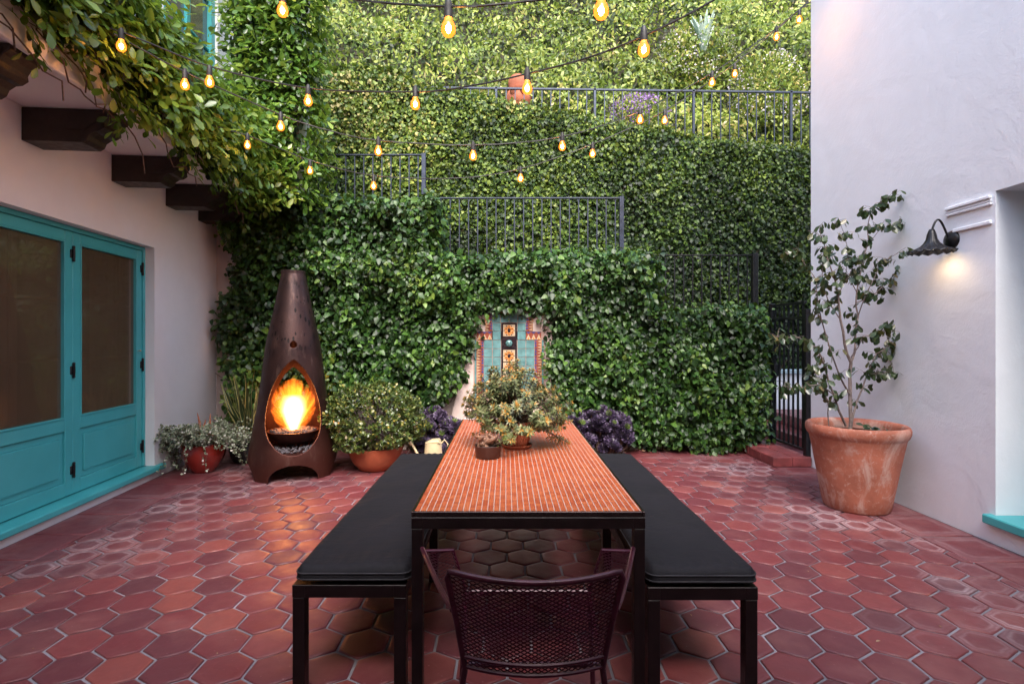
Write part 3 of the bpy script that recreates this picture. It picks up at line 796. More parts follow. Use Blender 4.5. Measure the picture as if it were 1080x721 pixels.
for k in range(5):
    z0 = zc0-.014-(k+1)*.158; 
    if z0 < .56: break
    d = MB(); x0 = TX-.062; s_ = .150 if k != 1 else .125; x0 = TX-s_/2; hh = .146 if k != 1 else .12; z0 += .0 if k != 1 else .013
    d.cur = 0; d.cbox(x0, x0+s_, TY-.017, TY-.0115, z0, z0+hh, .002)
    zc_ = z0+hh/2
    if k == 1:      # moulded relief boss
        d.cur = 3; d.ball((TX, TY-.02, zc_), .040, 12, 8, (1, .6, 1)); d.cur = 2
        for a in range(8): d.ball((TX+.036*math.cos(a*.785), TY-.026, zc_+.036*math.sin(a*.785)), .010, 6, 4)
        d.ball((TX-.013, TY-.043, zc_+.010), .007, 6, 4); d.ball((TX+.013, TY-.043, zc_+.010), .007, 6, 4); d.ball((TX, TY-.043, zc_-.012), .010, 6, 4, (1.3, 1, .6))
        d.build('relief_tile', [M['tile_black'], M['tile_orange'], M['tile_teal_dark'], M['tile_teal']], tp, smooth=True)
    else:           # lily medallion: petals round a dark heart
        for a in range(6):
            an = a*math.pi/3+math.pi/6
            d.cur = 1; d.ball((TX+.043*math.cos(an), TY-.0175, zc_+.043*math.sin(an)), .024, 10, 4, (1, .25, 1))
            d.cur = 2; d.ball((TX+.043*math.cos(an), TY-.0195, zc_+.043*math.sin(an)), .012, 8, 4, (1, .4, 1))
            d.cur = 2; d.ball((TX+.062*math.cos(an+.52), TY-.0175, zc_+.062*math.sin(an+.52)), .008, 6, 4, (1, .3, 1))
        d.cur = 2; d.ball((TX, TY-.0185, zc_), .020, 10, 4, (1, .4, 1.6)); d.cur = 1; d.ball((TX, TY-.021, zc_), .006, 8, 4, (1, .6, 1.6))
        d.build('flower_tile', [M['tile_cream'], M['tile_orange'], M['tile_black']], tp)
bd = MB()
def btile(x0, z0, w, h, vert=True, flip=False):
    bd.cur = 0; bd.cbox(x0+.002, x0+w-.002, TY-.012, TY-.0065, z0+.002, z0+h-.002, .001)
    n_ = 3; y_ = TY-.0128
    for i in range(n_):
        if vert:
            a = z0+h*i/n_; e = h/n_; xo, xi = (x0+.004, x0+w*.62) if not flip else (x0+w-.004, x0+w*.38); xb = x0+w-.004 if not flip else x0+.004
            bd.cur = 1; bd.prism([(xo, a+.002), (xi, a+e/2), (xo, a+e-.002)], y_, y_-.0012, 'y')
            bd.cur = 2; bd.prism([(xb, a+e*.5), (xi, a+e*.98), (xb, a+e*1.46)] if i < n_-1 else [(xb, a+e*.5), (xi, a+e*.98), (xb, a+e*.98)], y_, y_-.0012, 'y')
            bd.cur = 3; bd.prism([(xo, a+e*.3), ((xi+xo)/2, a+e/2), (xo, a+e*.7)], y_-.0014, y_-.0022, 'y')
        else:
            a = x0+w*i/n_; e = w/n_
            bd.cur = 1; bd.prism([(a+.002, z0+.004), (a+e/2, z0+h*.7), (a+e-.002, z0+.004)], y_, y_-.0012, 'y')
            bd.cur = 2; bd.prism([(a, z0+h-.004), (a+e/2, z0+h*.75), (a+e*.98, z0+h-.004)], y_, y_-.0012, 'y')
            bd.cur = 3; bd.prism([(a+e*.3, z0+.006), (a+e/2, z0+h*.4), (a+e*.7, z0+.006)], y_-.0014, y_-.0022, 'y')
BW = .090
for i in range(4): btile(TX-2*TP+i*TP, ZT, TP, .045, False)
for rr_ in range(3):
    z0 = ZT-(rr_+1)*TP
    xl = TX-cw-TP if rr_ else TX-2*TP
    if rr_ < 2: btile(xl-BW if rr_ else xl-BW+.0, z0, BW, TP); btile(-xl+2*TX, z0, BW, TP, True, True)
z0 = ZT-3*TP
btile(TX-cw-2*TP-.085, z0, .085+TP-.0, TP*.96, False); btile(TX+cw+TP, z0, .085+TP, TP*.96, False)
rr_ = 3
while ZT-(rr_+1)*TP > .56:
    z0 = ZT-(rr_+1)*TP
    btile(TX-cw-2*TP-BW, z0, BW, TP); btile(TX+cw+2*TP, z0, BW, TP, True, True); rr_ += 1
bd.build('border_tiles', [M['tile_red'], M['tile_cream'], M['tile_blue'], M['tile_orange']], tp)
for sx in (-1, 1):
    ed = MB()
    xx = TX+sx*(cw+2*TP+BW+.002); xx2 = xx+sx*.022
    ed.cbox(min(xx, xx2), max(xx, xx2), TY-.012, TY-.0065, .56, ZT-3*TP, .002)
    ed.build('edge_trim', M['tile_teal'], tp)

# stairs between the two garden walls (behind the ivy)
st = MB()
for i in range(14):
    x1 = 3.3-.30*i
    st.box(x1-.30, x1, WBY+.24, 8.28, 0, .16*(i+1))
tag(st.build('stairs', M['step_tile'], loc=(0, 7.6, 0)), kind='structure')

UWY = 8.62
uw = thing('retaining_wall', 'tall retaining wall under small leaved creeping fig behind the stair railings', 'wall', (0, UWY+.2, 0))
def utop(X): return np.interp(X, [-4.2, -1.75, -1.35, -.5, .4, 1.6, 3.3, 5.0, 7], [5.76, 5.76, 5.50, 5.36, 5.18, 4.92, 4.60, 4.46, 4.4])
poly = [(-5.0, 0), (7, 0)]+[(x_, float(utop(x_))-.10) for x_ in (7, 5, 3.3, 1.6, .4, -.5, -1.35, -1.75, -5.0)]
w = MB(); w.prism(poly, UWY, UWY+.3, 'y'); w.build('wall', M['stucco_niche'], uw)
cb = MB(); cb.box(2.6, 6.4, 8.30, UWY-.003, 0, .86); cb.build('curb_wall', M['stucco_white'], uw)
cb = MB(); cb.cbox(2.58, 6.4, 8.26, UWY-.003, .862, .93, .01); cb.build('curb_cap', mat_simple('pale_blue_cap', (.35, .45, .50), .6), uw)

# step at the gate, tiled
stp = MB()
for i in range(3):
    a = 5.80+i*.30; b_ = a+.30
    stp.cbox(2.945, 3.155, a+.003, b_-.003, .004, .112, .008); stp.cbox(3.160, 3.372, a+.003, b_-.003, .004, .112, .008)
tag(stp.build('gate_step', M['step_tile'], loc=(3.15, 6.2, 0)), 'low red tiled step in front of the black gate', 'step')
stp = MB(); stp.cbox(3.75, 4.7, 6.75, 8.2, .0, .16, .008); stp.cbox(4.05, 4.7, 6.75, 8.2, .162, .32, .008)
tag(stp.build('passage_step', M['step_tile'], loc=(4.1, 7.4, 0)), 'red tiled steps in the passage seen through the gate bars', 'step')

# ================================================================== RAILINGS
def railing(name, label, x0, x1, Y, ztop, zbot, pitch, mat, posts, group, bar=.007, ztop1=None, rail=.016, postr=.02, post_bottom=None):
    t = thing(name, label, 'railing', ((x0+x1)/2, Y, zbot), group)
    z1 = ztop if ztop1 is None else ztop1
    zz = lambda x: ztop+(z1-ztop)*(x-x0)/(x1-x0)
    m_ = MB(); m_._add(*(lambda a: a)(None) ) if False else None
    m_.prism([(x0, ztop-rail), (x1, z1-rail), (x1, z1), (x0, ztop)], Y-.02, Y+.02, 'y'); m_.build('top_rail', mat, t, bevel=.003, recalc=True)
    m_ = MB(); zb = zbot+.06; m_.prism([(x0, zb), (x1, zb), (x1, zb+.014), (x0, zb+.014)], Y-.012, Y+.012, 'y'); m_.build('bottom_rail', mat, t)
    n_ = int((x1-x0)/pitch)
    for i in range(n_):
        x_ = x0+(i+.5)*(x1-x0)/n_
        if any(abs(x_-p) < .045 for p in posts): continue
        m_ = MB(); m_.box(x_-bar, x_+bar, Y-bar, Y+bar, zb+.014, zz(x_)-rail-.001); m_.build('baluster', mat, t)
    for p in posts:
        m_ = MB(); m_.cbox(p-postr, p+postr, Y-postr, Y+postr, post_bottom if post_bottom is not None else zbot-.15, zz(p)+.012, .003); m_.build('post', mat, t)
    return t
RG = 'black metal railings over the ivy walls'
YR = 6.86
railing('stair_railing', 'highest of the stepped stair railings, beside the balcony vine', -3.45, -1.09, YR, CAMZ-(163-357)/555*YR, 2.98, .118, M['rail_metal'], [-1.075], RG, postr=.028)
railing('stair_railing', 'middle stair railing above the tile panel, between the two taller posts', -1.03, 1.48, YR, CAMZ-(208.5-357)/555*YR, 2.30, .1195, M['rail_metal'], [1.50], RG, postr=.028)
railing('stair_railing', 'lowest stair railing, next to the gate', 1.54, 3.20, YR, CAMZ-(268.5-357)/555*YR, 1.58, .118, M['black_metal'], [3.235], RG, postr=.035)
railing('terrace_railing', 'long railing along the top of the tall ivy wall', -1.42, 5.6, 8.80, CAMZ-(91.5-357)/555*8.8, 4.35, .1465, M['rail_metal'], [-.17, 1.48, 3.13, 4.76], RG, ztop1=CAMZ-(95.5-357)/555*8.8-.03, rail=.03, bar=.008)

# gate in the plane of the right house
gt = thing('gate', 'black barred metal gate at the top of the low red step', 'gate', (3.38, 6.3, .12))
GX = 3.365
for (yy, z1) in ((6.665, 1.86), (5.885, 1.75)):
    m_ = MB(); m_.cbox(GX-.03, GX+.03, yy-.03, yy+.03, .0, z1, .004); m_.build('post', M['black_metal'], gt)
for (z_, nm) in ((1.83, 'top_rail'), (1.66, 'middle_rail'), (.165, 'bottom_rail')):
    m_ = MB(); m_.cbox(GX-.016, GX+.016, 5.918, 6.632, z_-.015, z_+.015, .003); m_.build(nm, M['black_metal'], gt)
for i in range(7):
    yy = 5.918+(i+.5)*.102
    m_ = MB(); m_.box(GX-.009, GX+.009, yy-.009, yy+.009, .181, 1.814); m_.build('bar', M['black_metal'], gt)
m_ = MB(); m_.cbox(GX-.03, GX+.03, 6.55, 6.63, .95, 1.10, .004); m_.tube([(GX-.03, 6.59, 1.03), (GX-.06, 6.59, 1.03), (GX-.06, 6.53, 1.03)], .007, 8); m_.build('latch', M['black_metal'], gt)
m_ = MB(); m_.cbox(3.20, 3.34, YR-.016, YR+.016, 1.84, 1.87, .003)

# ================================================================== IVY
def surf_scatter(O, U, V, Nn, dens, maskf=None, relief=.12, rs=2.2, seed=0, jit=.04):
    O, U, V, Nn = (np.array(a, float) for a in (O, U, V, Nn))
    area = np.linalg.norm(np.cross(U, V)); n = int(area*dens)
    u = RNG.random(n); v = RNG.random(n)
    Pq = O+u[:, None]*U+v[:, None]*V
    if maskf is not None:
        k = maskf(Pq); Pq = Pq[k]
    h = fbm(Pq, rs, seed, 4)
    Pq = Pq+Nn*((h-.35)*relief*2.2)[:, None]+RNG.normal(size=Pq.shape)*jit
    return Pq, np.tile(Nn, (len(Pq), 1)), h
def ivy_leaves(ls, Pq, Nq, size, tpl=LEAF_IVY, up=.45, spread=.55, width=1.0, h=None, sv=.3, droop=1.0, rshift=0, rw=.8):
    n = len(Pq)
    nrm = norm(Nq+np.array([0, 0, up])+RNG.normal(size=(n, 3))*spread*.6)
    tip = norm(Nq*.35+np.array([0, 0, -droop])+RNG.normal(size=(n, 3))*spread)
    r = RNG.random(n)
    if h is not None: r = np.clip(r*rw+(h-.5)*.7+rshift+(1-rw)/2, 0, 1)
    ls.add(tpl, Pq, nrm, tip, size*(1+RNG.normal(size=n)*sv).clip(.5, 1.6), width, r)

# ---- front wall ivy
fi = thing('ivy', 'glossy dark green ivy covering the low stepped wall around the tile panel', 'ivy', (0, 6.6, 0))
def ftop(x): return np.where(x < XA+.05, ZA+.12, np.where(x < XB+.05, ZB+.12, ZC+.13))
def fmask(Pq):
    x, z = Pq[:, 0], Pq[:, 2]
    nz = fbm(Pq, 2.4, 5, 3)-.5; nf = fbm(Pq, 9, 8, 2)-.5
    ok = z < ftop(x)+nz*.2+nf*.12
    low = np.interp(x, [-3.8, -3.5, -3.0, -2.4, -1.5, -.9, -.62, .55, .75, 1.2, 2, 3.1, 3.4], [.95, .55, .35, .5, .5, .55, .9, .9, .35, .16, .10, .12, .2])
    ok &= z > low+nz*.35+nf*.12
    edge = np.where(z > 1.0, -.66+.20*np.clip(z-1.0, 0, 1), -.66-.15*(1.0-z))
    hole = (x > np.where(z > 1.35, -.40, -.47-.14*np.clip(1.2-z, 0, 1))+nz*.25+nf*.12) & (x < .50+nz*.12+nf*.08) & (z < 1.76+nz*.16+nf*.10)
    ok &= ~hole
    lefte = np.interp(z, [0, .8, 1.6, 2.4, 3.2], [-3.42, -3.40, -3.50, -3.46, -3.60])
    ok &= x > lefte+nz*.35+nf*.1
    ok &= x < XC+.0+nf*.1
    return ok
ls = LeafSet()
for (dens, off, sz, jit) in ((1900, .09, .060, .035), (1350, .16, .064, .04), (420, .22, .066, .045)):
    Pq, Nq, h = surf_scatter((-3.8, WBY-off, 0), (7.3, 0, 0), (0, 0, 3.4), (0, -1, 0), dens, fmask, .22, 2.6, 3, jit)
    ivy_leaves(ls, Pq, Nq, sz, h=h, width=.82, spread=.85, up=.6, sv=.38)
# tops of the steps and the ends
for (xa, xb, z_) in ((-3.6, XA+.12, ZA), (XA-.05, XB+.15, ZB), (XB-.05, XC, ZC)):
    Pq, Nq, h = surf_scatter((xa, WBY-.16, z_+.06), (xb-xa, 0, 0), (0, .5, 0), (0, 0, 1), 1700, None, .10, 2.2, 4, .05)
    ivy_leaves(ls, Pq, norm(Nq+np.array([0, -.6, 0])), .076, h=h, droop=.3)
for (x_, za_, zb_) in ((XA+.10, ZB, ZA+.1), (XB+.12, ZC, ZB+.1), (XC-.02, .25, ZC+.05)):
    Pq, Nq, h = surf_scatter((x_, WBY-.16, za_), (0, .45, 0), (0, 0, zb_-za_), (1, 0, 0), 1900, None, .10, 2.2, 6, .05)
    ivy_leaves(ls, Pq, norm(Nq+np.array([0, -.5, .2])), .076, h=h)
ls.build('foliage', M['ivy_front'], fi)
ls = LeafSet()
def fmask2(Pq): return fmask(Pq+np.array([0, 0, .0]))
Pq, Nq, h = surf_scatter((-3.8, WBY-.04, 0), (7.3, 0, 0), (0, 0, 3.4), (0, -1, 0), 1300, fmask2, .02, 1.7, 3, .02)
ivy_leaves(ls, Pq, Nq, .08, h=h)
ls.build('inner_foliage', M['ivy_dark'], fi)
def vine(x, z, dx, dz, n, Y, r, step=.12, seed=0):
    rs = random.Random(seed); pts = []; a = math.atan2(dz, dx)
    for i in range(n):
        pts.append((x, Y-rs.uniform(0, .02), z)); a += rs.uniform(-.35, .35); x += math.cos(a)*step; z += math.sin(a)*step
    return pts
vs_ = MB()
for i in range(60):
    x = random.uniform(-3.6, 3.2)
    if -.75 < x < .65: continue
    pts = vine(x, .01, random.uniform(-.8, .8), 1, random.randint(6, 16), WBY-.03, .01, .11, i)
    pts = [p for p in pts if p[2] < ftop(np.array([p[0]]))[0] and not (-.6 < p[0] < .6 and p[2] < 1.7)]
    if len(pts) > 3: vs_.tube(pts, list(np.linspace(random.uniform(.006, .014), .003, len(pts))), 5)
for i in range(26):
    x = random.choice((random.uniform(-3.6, -2.6), random.uniform(-1.2, -.6), random.uniform(.7, 3.1)))
    pts = vine(x, random.uniform(.03, .5), random.choice((-1, 1)), .25, 9, WBY-.05, .01, .08, 100+i)
    pts = [(p[0], p[1]-.03, max(.01, p[2])) for p in pts if not (-.6 < p[0] < .6)]
    if len(pts) > 3: vs_.tube(pts, .004, 5)
vs_.build('stems', M['vine_stem'], fi, smooth=True)

# ---- creeping fig on the tall wall
ui = thing('creeping_fig', 'dense small leaved creeping fig covering the tall wall under the long railing', 'climbing plant', (0, UWY-.1, 0))
def umask(Pq):
    x, z = Pq[:, 0], Pq[:, 2]; nz = fbm(Pq, 1.6, 15, 3)-.5; nf = fbm(Pq, 8, 18, 2)-.5
    return (z < utop(x)+nz*.22+nf*.14) & (z > np.where(x > 2.5, .95, 1.2)+nf*.1)
ls = LeafSet()
for (dens, off, sz) in ((1500, .06, .050), (900, .11, .054)):
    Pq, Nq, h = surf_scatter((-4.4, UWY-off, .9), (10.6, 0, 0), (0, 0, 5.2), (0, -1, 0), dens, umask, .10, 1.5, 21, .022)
    rs_ = np.interp(Pq[:, 2]-.30*(Pq[:, 0]-1.0), [1.4, 3.4, 4.6, 6.2], [-.44, -.24, -.04, .18])  # yellower leaves upper left; lower right darkened, shade painted into the leaf colour
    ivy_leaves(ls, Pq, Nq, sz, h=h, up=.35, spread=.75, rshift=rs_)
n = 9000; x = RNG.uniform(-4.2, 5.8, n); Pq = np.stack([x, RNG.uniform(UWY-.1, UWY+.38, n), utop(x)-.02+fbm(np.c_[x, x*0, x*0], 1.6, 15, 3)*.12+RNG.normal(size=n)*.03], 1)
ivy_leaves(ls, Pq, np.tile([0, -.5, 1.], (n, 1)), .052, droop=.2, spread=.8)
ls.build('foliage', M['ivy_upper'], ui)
ls = LeafSet(); Pq, Nq, h = surf_scatter((-4.4, UWY-.03, .9), (10.6, 0, 0), (0, 0, 5.2), (0, -1, 0), 1000, umask, .02, 1.5, 21, .01)
ivy_leaves(ls, Pq, Nq, .062, h=h); ls.build('inner_foliage', M['ivy_dark'], ui)

# ---- balcony vine and its climb on the house end
bi = thing('balcony_vine', 'big leaved vine spilling over the balcony and up the house beside the teal window', 'climbing plant', (-2.6, 4.6, 3.0))
def toW(x, y, z): 
    v = MLW @ Vector((x, y, z)); return (v.x, v.y, v.z)
ls = LeafSet(); li = LeafSet()
nL = np.array(MLW.to_3x3() @ Vector((1, 0, 0))); uL = np.array(MLW.to_3x3() @ Vector((0, 1, 0)))
def zlow(Yv): return np.interp(Yv, [0, 2.6, 3.05, 3.35, 3.55, 4.2, 5.0, 5.6, 6.4], [3.16, 3.22, 3.22, 3.18, 3.05, 3.05, 3.00, 3.02, 3.04])
def ztopv(Yv): return np.interp(Yv, [0, 4.2, 5.2, 6.4], [3.98, 3.84, 3.82, 4.1])
def bmask(Pq):
    nz = fbm(Pq, 2.6, 31, 3)-.5; nf = fbm(Pq, 9, 33, 2)-.5
    return (Pq[:, 2] > zlow(Pq[:, 1])+nz*.22+nf*.2) & (Pq[:, 2] < ztopv(Pq[:, 1])+nz*.22+nf*.12)
def vine_leaves(ls, Pq, Nq, sz, h, **kw):
    """pinnate sprays: leaves hang in clusters along short shoots"""
    n = len(Pq); kk = 5
    sh = norm(Nq*.7+np.array([0, 0, -.55])+RNG.normal(size=(n, 3))*.5)
    for j in range(kk):
        t = (j-.5)*sz*.55
        Q = Pq+sh*t+RNG.normal(size=(n, 3))*.006
        side = norm(np.cross(sh, Nq))*(1 if j % 2 else -1)
        nrm = norm(Nq*.7+np.array([0, 0, .75])+RNG.normal(size=(n, 3))*.4)
        tip = norm(sh*.8+side*.75+RNG.normal(size=(n, 3))*.2)
        r = np.clip(RNG.random(n)*.75+(h-.5)*.8+.1+.03*j, 0, 1)
        ls.add(LEAF_OVAL, Q, nrm, tip, sz*(1+RNG.normal(size=n)*.22).clip(.6, 1.5), 1.0, r)
O_ = toW(.68, .5, 2.75)
for (dens, off) in ((230, 0.02), (160, .10)):
    Pq, Nq, h = surf_scatter(np.array(O_)+nL*off, uL*6.4, (0, 0, 1.6), nL, dens, bmask, .17, 1.9, 35, .06)
    vine_leaves(ls, Pq, Nq, .085, h)
Pq, Nq, h = surf_scatter(toW(.45, .5, 3.78), uL*6.1, nL*.4, (0, 0, 1), 260, None, .14, 2, 36, .06); vine_leaves(ls, Pq, norm(Nq+nL*.5), .085, h)
Pq, Nq, h = surf_scatter(toW(.67, .5, 2.95), uL*6.3, (0, 0, 1.25), nL, 900, lambda Q: bmask(Q-np.array([0, 0, .12])), .03, 2, 37, .03)
ivy_leaves(li, Pq, Nq, .09, LEAF_OVAL, h=h, width=1.2)
# hanging tails
for (Yq, Lq) in ((3.62, .30), (3.7, .22), (4.55, .2), (5.15, .22), (2.95, .12), (5.6, .2)):
    for k in range(16):
        t = k/15; base = np.array([WLX(Yq)+.72, Yq, 3.10-Lq*t])+RNG.normal(size=3)*.02
        ls.add(LEAF_OVAL, base[None], (nL+np.array([0, 0, .5])+RNG.normal(size=3)*.4)[None], np.array([[RNG.normal()*.7, RNG.normal()*.7, -.8]]), .075, 1.0)
# the mass climbing the end of the house
def cm(Pq):
    nz = fbm(Pq, 1.8, 41, 3)-.5; nf = fbm(Pq, 9, 43, 2)-.5
    xr = np.interp(Pq[:, 2], [2.6, 3.0, 3.4, 4.4, 7.5], [-2.85, -2.60, -2.42, -2.38, -2.30])
    return (Pq[:, 0] < xr+nz*.25+nf*.12) & (Pq[:, 0] > -3.22+nz*.1) & (Pq[:, 2] > 2.98+nz*.25)
for (dens, yo) in ((230, 6.16), (170, 6.08)):
    Pq, Nq, h = surf_scatter((-3.5, yo, 2.6), (1.4, 0, 0), (0, 0, 4.6), (0, -1, 0), dens, cm, .13, 1.9, 45, .05); vine_leaves(ls, Pq, Nq, .085, h)
Pq, Nq, h = surf_scatter((-2.42, 6.12, 3.1), (.02, .55, 0), (0, 0, 4.1), (1, 0, 0), 260, None, .12, 1.9, 46, .05); vine_leaves(ls, Pq, Nq, .085, h)
Pq, Nq, h = surf_scatter((-3.5, 6.26, 2.6), (1.4, 0, 0), (0, 0, 4.6), (0, -1, 0), 900, cm, .03, 1.9, 47, .03); ivy_leaves(li, Pq, Nq, .09, LEAF_OVAL, h=h, width=1.2)
ls.build('foliage', M['ivy_balcony'], bi); li.build('inner_foliage', M['ivy_dark'], bi)
vs_ = MB()
for i in range(40):
    yy = random.uniform(1.0, 6.3); z = random.uniform(3.2, 4.1); pts = []
    for k in range(12):
        pts.append(toW(.70+random.uniform(-.01, .05), yy, z)); yy += random.uniform(.02, .12); z += random.uniform(-.11, .05)
    vs_.tube(pts, .005, 5)
for i in range(10):
    x = random.uniform(-3.3, -2.5); pts = [(x+.04*math.sin(k+i), 6.27, 3.2+.30*k) for k in range(13)]; vs_.tube(pts, .010, 5)
vs_.build('stems', M['vine_stem'], bi)
# solid core the vine climbs on (end pier of the house)
pr = MB(); pr.box(-3.15, -2.52, 6.34, 6.735, 3.25, UZ); pr.build('end_pier', M['stucco_warm'], left)

# ================================================================== HILLSIDE
hm = mat_simple('hillside_earth', (.05, .045, .025), .95, var=.5, vscale=3, bump=.8, bscale=10)
def hz(x, y):
    base = np.interp(y, [8.7, 9.3, 10.2, 12, 15, 24], [4.3, 4.45, 5.9, 9.2, 13.6, 19])
    return base
h_ = MB(); nx, ny = 50, 60; vs = []; fs = []
for j in range(ny):
    yy = 8.93+(24-8.93)*(j/(ny-1))**1.6
    for i in range(nx):
        xx = -9+20*i/(nx-1); vs.append((xx, yy, float(hz(xx, yy))+.3*(float(fbm(np.array([xx, yy, 0.]), .8, 61))-.5)))
for j in range(ny-1):
    for i in range(nx-1): a = j*nx+i; fs.append((a, a+1, a+nx+1, a+nx))
h_._add(vs, fs); tag(h_.build('hillside', hm, smooth=True, loc=(0, 9, 4.4)), kind='structure')

ls = LeafSet(); ld_ = LeafSet()
def hill_pts(n, x0, x1, y0, y1):
    x = RNG.uniform(x0, x1, n); y = y0+(y1-y0)*RNG.random(n)**1.3
    z = hz(x, y); p = np.stack([x, y, z], 1)
    cl = fbm(p, .75, 71, 3); cl2 = fbm(p, 2.3, 75, 3)
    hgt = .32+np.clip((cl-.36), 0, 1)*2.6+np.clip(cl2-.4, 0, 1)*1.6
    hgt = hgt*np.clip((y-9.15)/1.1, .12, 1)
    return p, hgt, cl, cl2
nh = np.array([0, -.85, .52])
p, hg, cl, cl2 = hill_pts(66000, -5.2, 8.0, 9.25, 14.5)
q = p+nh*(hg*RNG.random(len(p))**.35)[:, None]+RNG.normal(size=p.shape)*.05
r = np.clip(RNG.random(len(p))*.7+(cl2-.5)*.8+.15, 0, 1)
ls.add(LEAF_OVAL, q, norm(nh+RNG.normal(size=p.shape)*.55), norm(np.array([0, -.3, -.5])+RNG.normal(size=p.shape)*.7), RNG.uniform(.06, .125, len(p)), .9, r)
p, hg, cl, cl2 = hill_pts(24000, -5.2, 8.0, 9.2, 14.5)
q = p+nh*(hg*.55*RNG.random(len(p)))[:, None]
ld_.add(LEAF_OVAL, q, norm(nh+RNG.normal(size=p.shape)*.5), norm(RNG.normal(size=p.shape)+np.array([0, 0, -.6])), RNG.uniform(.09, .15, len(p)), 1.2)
# ground-cover at the rail foot
n = 9000; x = RNG.uniform(-1.5, 6.2, n); y = RNG.uniform(8.85, 9.45, n); z = hz(x, y)+.02+RNG.random(n)*.35*fbm(np.c_[x, y, x*0], 2, 81)
ls.add(LEAF_NARROW, np.stack([x, y, z], 1), norm(RNG.normal(size=(n, 3))+np.array([0, -.5, .7])), norm(RNG.normal(size=(n, 3))+np.array([0, 0, .6])), RNG.uniform(.06, .12, n), .8, RNG.uniform(.1, .6, n))
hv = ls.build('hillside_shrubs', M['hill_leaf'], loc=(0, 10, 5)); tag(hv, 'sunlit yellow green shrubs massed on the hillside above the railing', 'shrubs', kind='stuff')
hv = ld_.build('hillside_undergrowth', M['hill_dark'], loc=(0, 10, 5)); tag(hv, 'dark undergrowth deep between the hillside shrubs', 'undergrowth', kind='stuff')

def flower_bush(name, label, cx, cy, cz, rx, rz, nfl, mfl, seed, cat='shrub', grassy=False):
    t = thing(name, label, cat, (cx, cy, cz))
    l1, l2 = LeafSet(), LeafSet(); n = int(2600*rx*rz/.5)
    d = rvec(n); d[:, 1] = -np.abs(d[:, 1]); rad = RNG.random(n)**.3
    Pq = np.array([cx, cy, cz])+d*np.array([rx, .5, rz])*rad[:, None]
    l1.add(LEAF_NARROW if grassy else LEAF_OVAL, Pq, norm(d+RNG.normal(size=d.shape)*.5), norm(d*.5+RNG.normal(size=d.shape)*.6+np.array([0, 0, .3])), RNG.uniform(.05, .085, n), .9)
    d = rvec(nfl); d[:, 1] = -np.abs(d[:, 1]); k = fbm(np.array([cx, cy, cz])+d*np.array([rx, .5, rz]), 2.6, seed) > .47; d = d[k]
    Pq = np.array([cx, cy, cz])+d*np.array([rx, .55, rz])*1.03*RNG.uniform(.85, 1.05, len(d))[:, None]
    l2.add(LEAF_ROUND, Pq, norm(d+RNG.normal(size=d.shape)*.5), rvec(len(d)), RNG.uniform(.022, .042, len(d)), 1)
    l1.build('foliage', M['hill_leaf'], t); l2.build('blossom', mfl, t)
    s = MB()
    for i in range(7): a = random.uniform(-1, 1); s.tube([(cx+a*.1, cy+.1, cz-rz), (cx+a*rx*.6, cy, cz), (cx+a*rx*.8, cy-.1, cz+rz*.6)], [.015, .01, .004], 5)
    s.build('stems', M['bark'], t)
c = P(735, 68, 10.2); flower_bush('flowering_shrub', 'shrub dusted with small pale pink blossom near the agave', c[0], c[1], c[2], .8, .75, 900, M['flower_pale'], 5)
c = P(808, 100, 9.6); flower_bush('flowering_shrub', 'pale blossoming shrub behind the railing beside the right house', c[0], c[1], c[2], .7, .75, 900, M['flower_pale'], 9)
c = P(672, 122, 9.15); flower_bush('flowering_shrub', 'low plant with purple flower spikes behind the long railing', c[0], c[1], c[2], .55, .28, 900, M['flower_purple'], 3, grassy=True)

ag = P(742, 48, 9.75); t = thing('agave', 'pale blue green agave with stiff upright blades on the hillside', 'agave', (ag[0], ag[1], ag[2]-.1))
l1 = MB()
for i in range(13):
    a = i*2.4; lean = .10+.30*(i/13)+.1*random.random(); L = random.uniform(.55, .80)
    dx, dy = math.cos(a), math.sin(a)*.7; vs = []; fs = []
    sx, sy = -dy, dx; l_ = math.hypot(sx, sy); sx /= l_; sy /= l_
    for k in range(7):
        q = k/6; wd = .060*(1-q**2.2)*(.7+.6*q) + .001; o_ = lean*L*q**1.4
        X, Y_, Z = ag[0]+dx*(.03+o_), ag[1]+dy*(.03+o_), ag[2]-.12+L*q*(1-.25*lean)
        vs += [(X-sx*wd, Y_-sy*wd, Z), (X+dx*-.015, Y_+dy*-.015, Z), (X+sx*wd, Y_+sy*wd, Z)]
    for k in range(6):
        b0 = 3*k; fs += [(b0, b0+1, b0+4, b0+3), (b0+1, b0+2, b0+5, b0+4)]
    l1.r = random.random(); l1._add(vs, fs)
o = l1.build('blades', M['agave'], t, smooth=True); m_ = o.modifiers.new('s', 'SOLIDIFY'); m_.thickness = .012

u = P(546, 107, 9.15); ut = thing('terracotta_urn', 'weathered terracotta urn standing behind the long railing', 'urn', (u[0], u[1], u[2]))
m_ = MB(); m_.lathe([(.12, -.25), (.15, -.16), (.20, -.05), (.215, .03), (.20, .10), (.17, .15), (.185, .18), (.19, .20), (.15, .215), (.155, .25), (.165, .31), (.15, .38), (.11, .43), (.05, .455), (.0, .46)], 28, u, .03)
m_.build('body', M['terracotta'], ut, smooth=True)
for a in (-1.1, -2.0, .3, 2.6):
    m_ = MB(); cx_, cy_ = u[0]+.20*math.cos(a), u[1]+.20*math.sin(a)
    m_.lathe([(.02, -.05), (.045, -.02), (.055, .01), (.06, .015), (.045, .012), (.03, -.02)], 14, (cx_, cy_, u[2]+.08)); m_.build('pocket', M['terracotta'], ut, smooth=True)

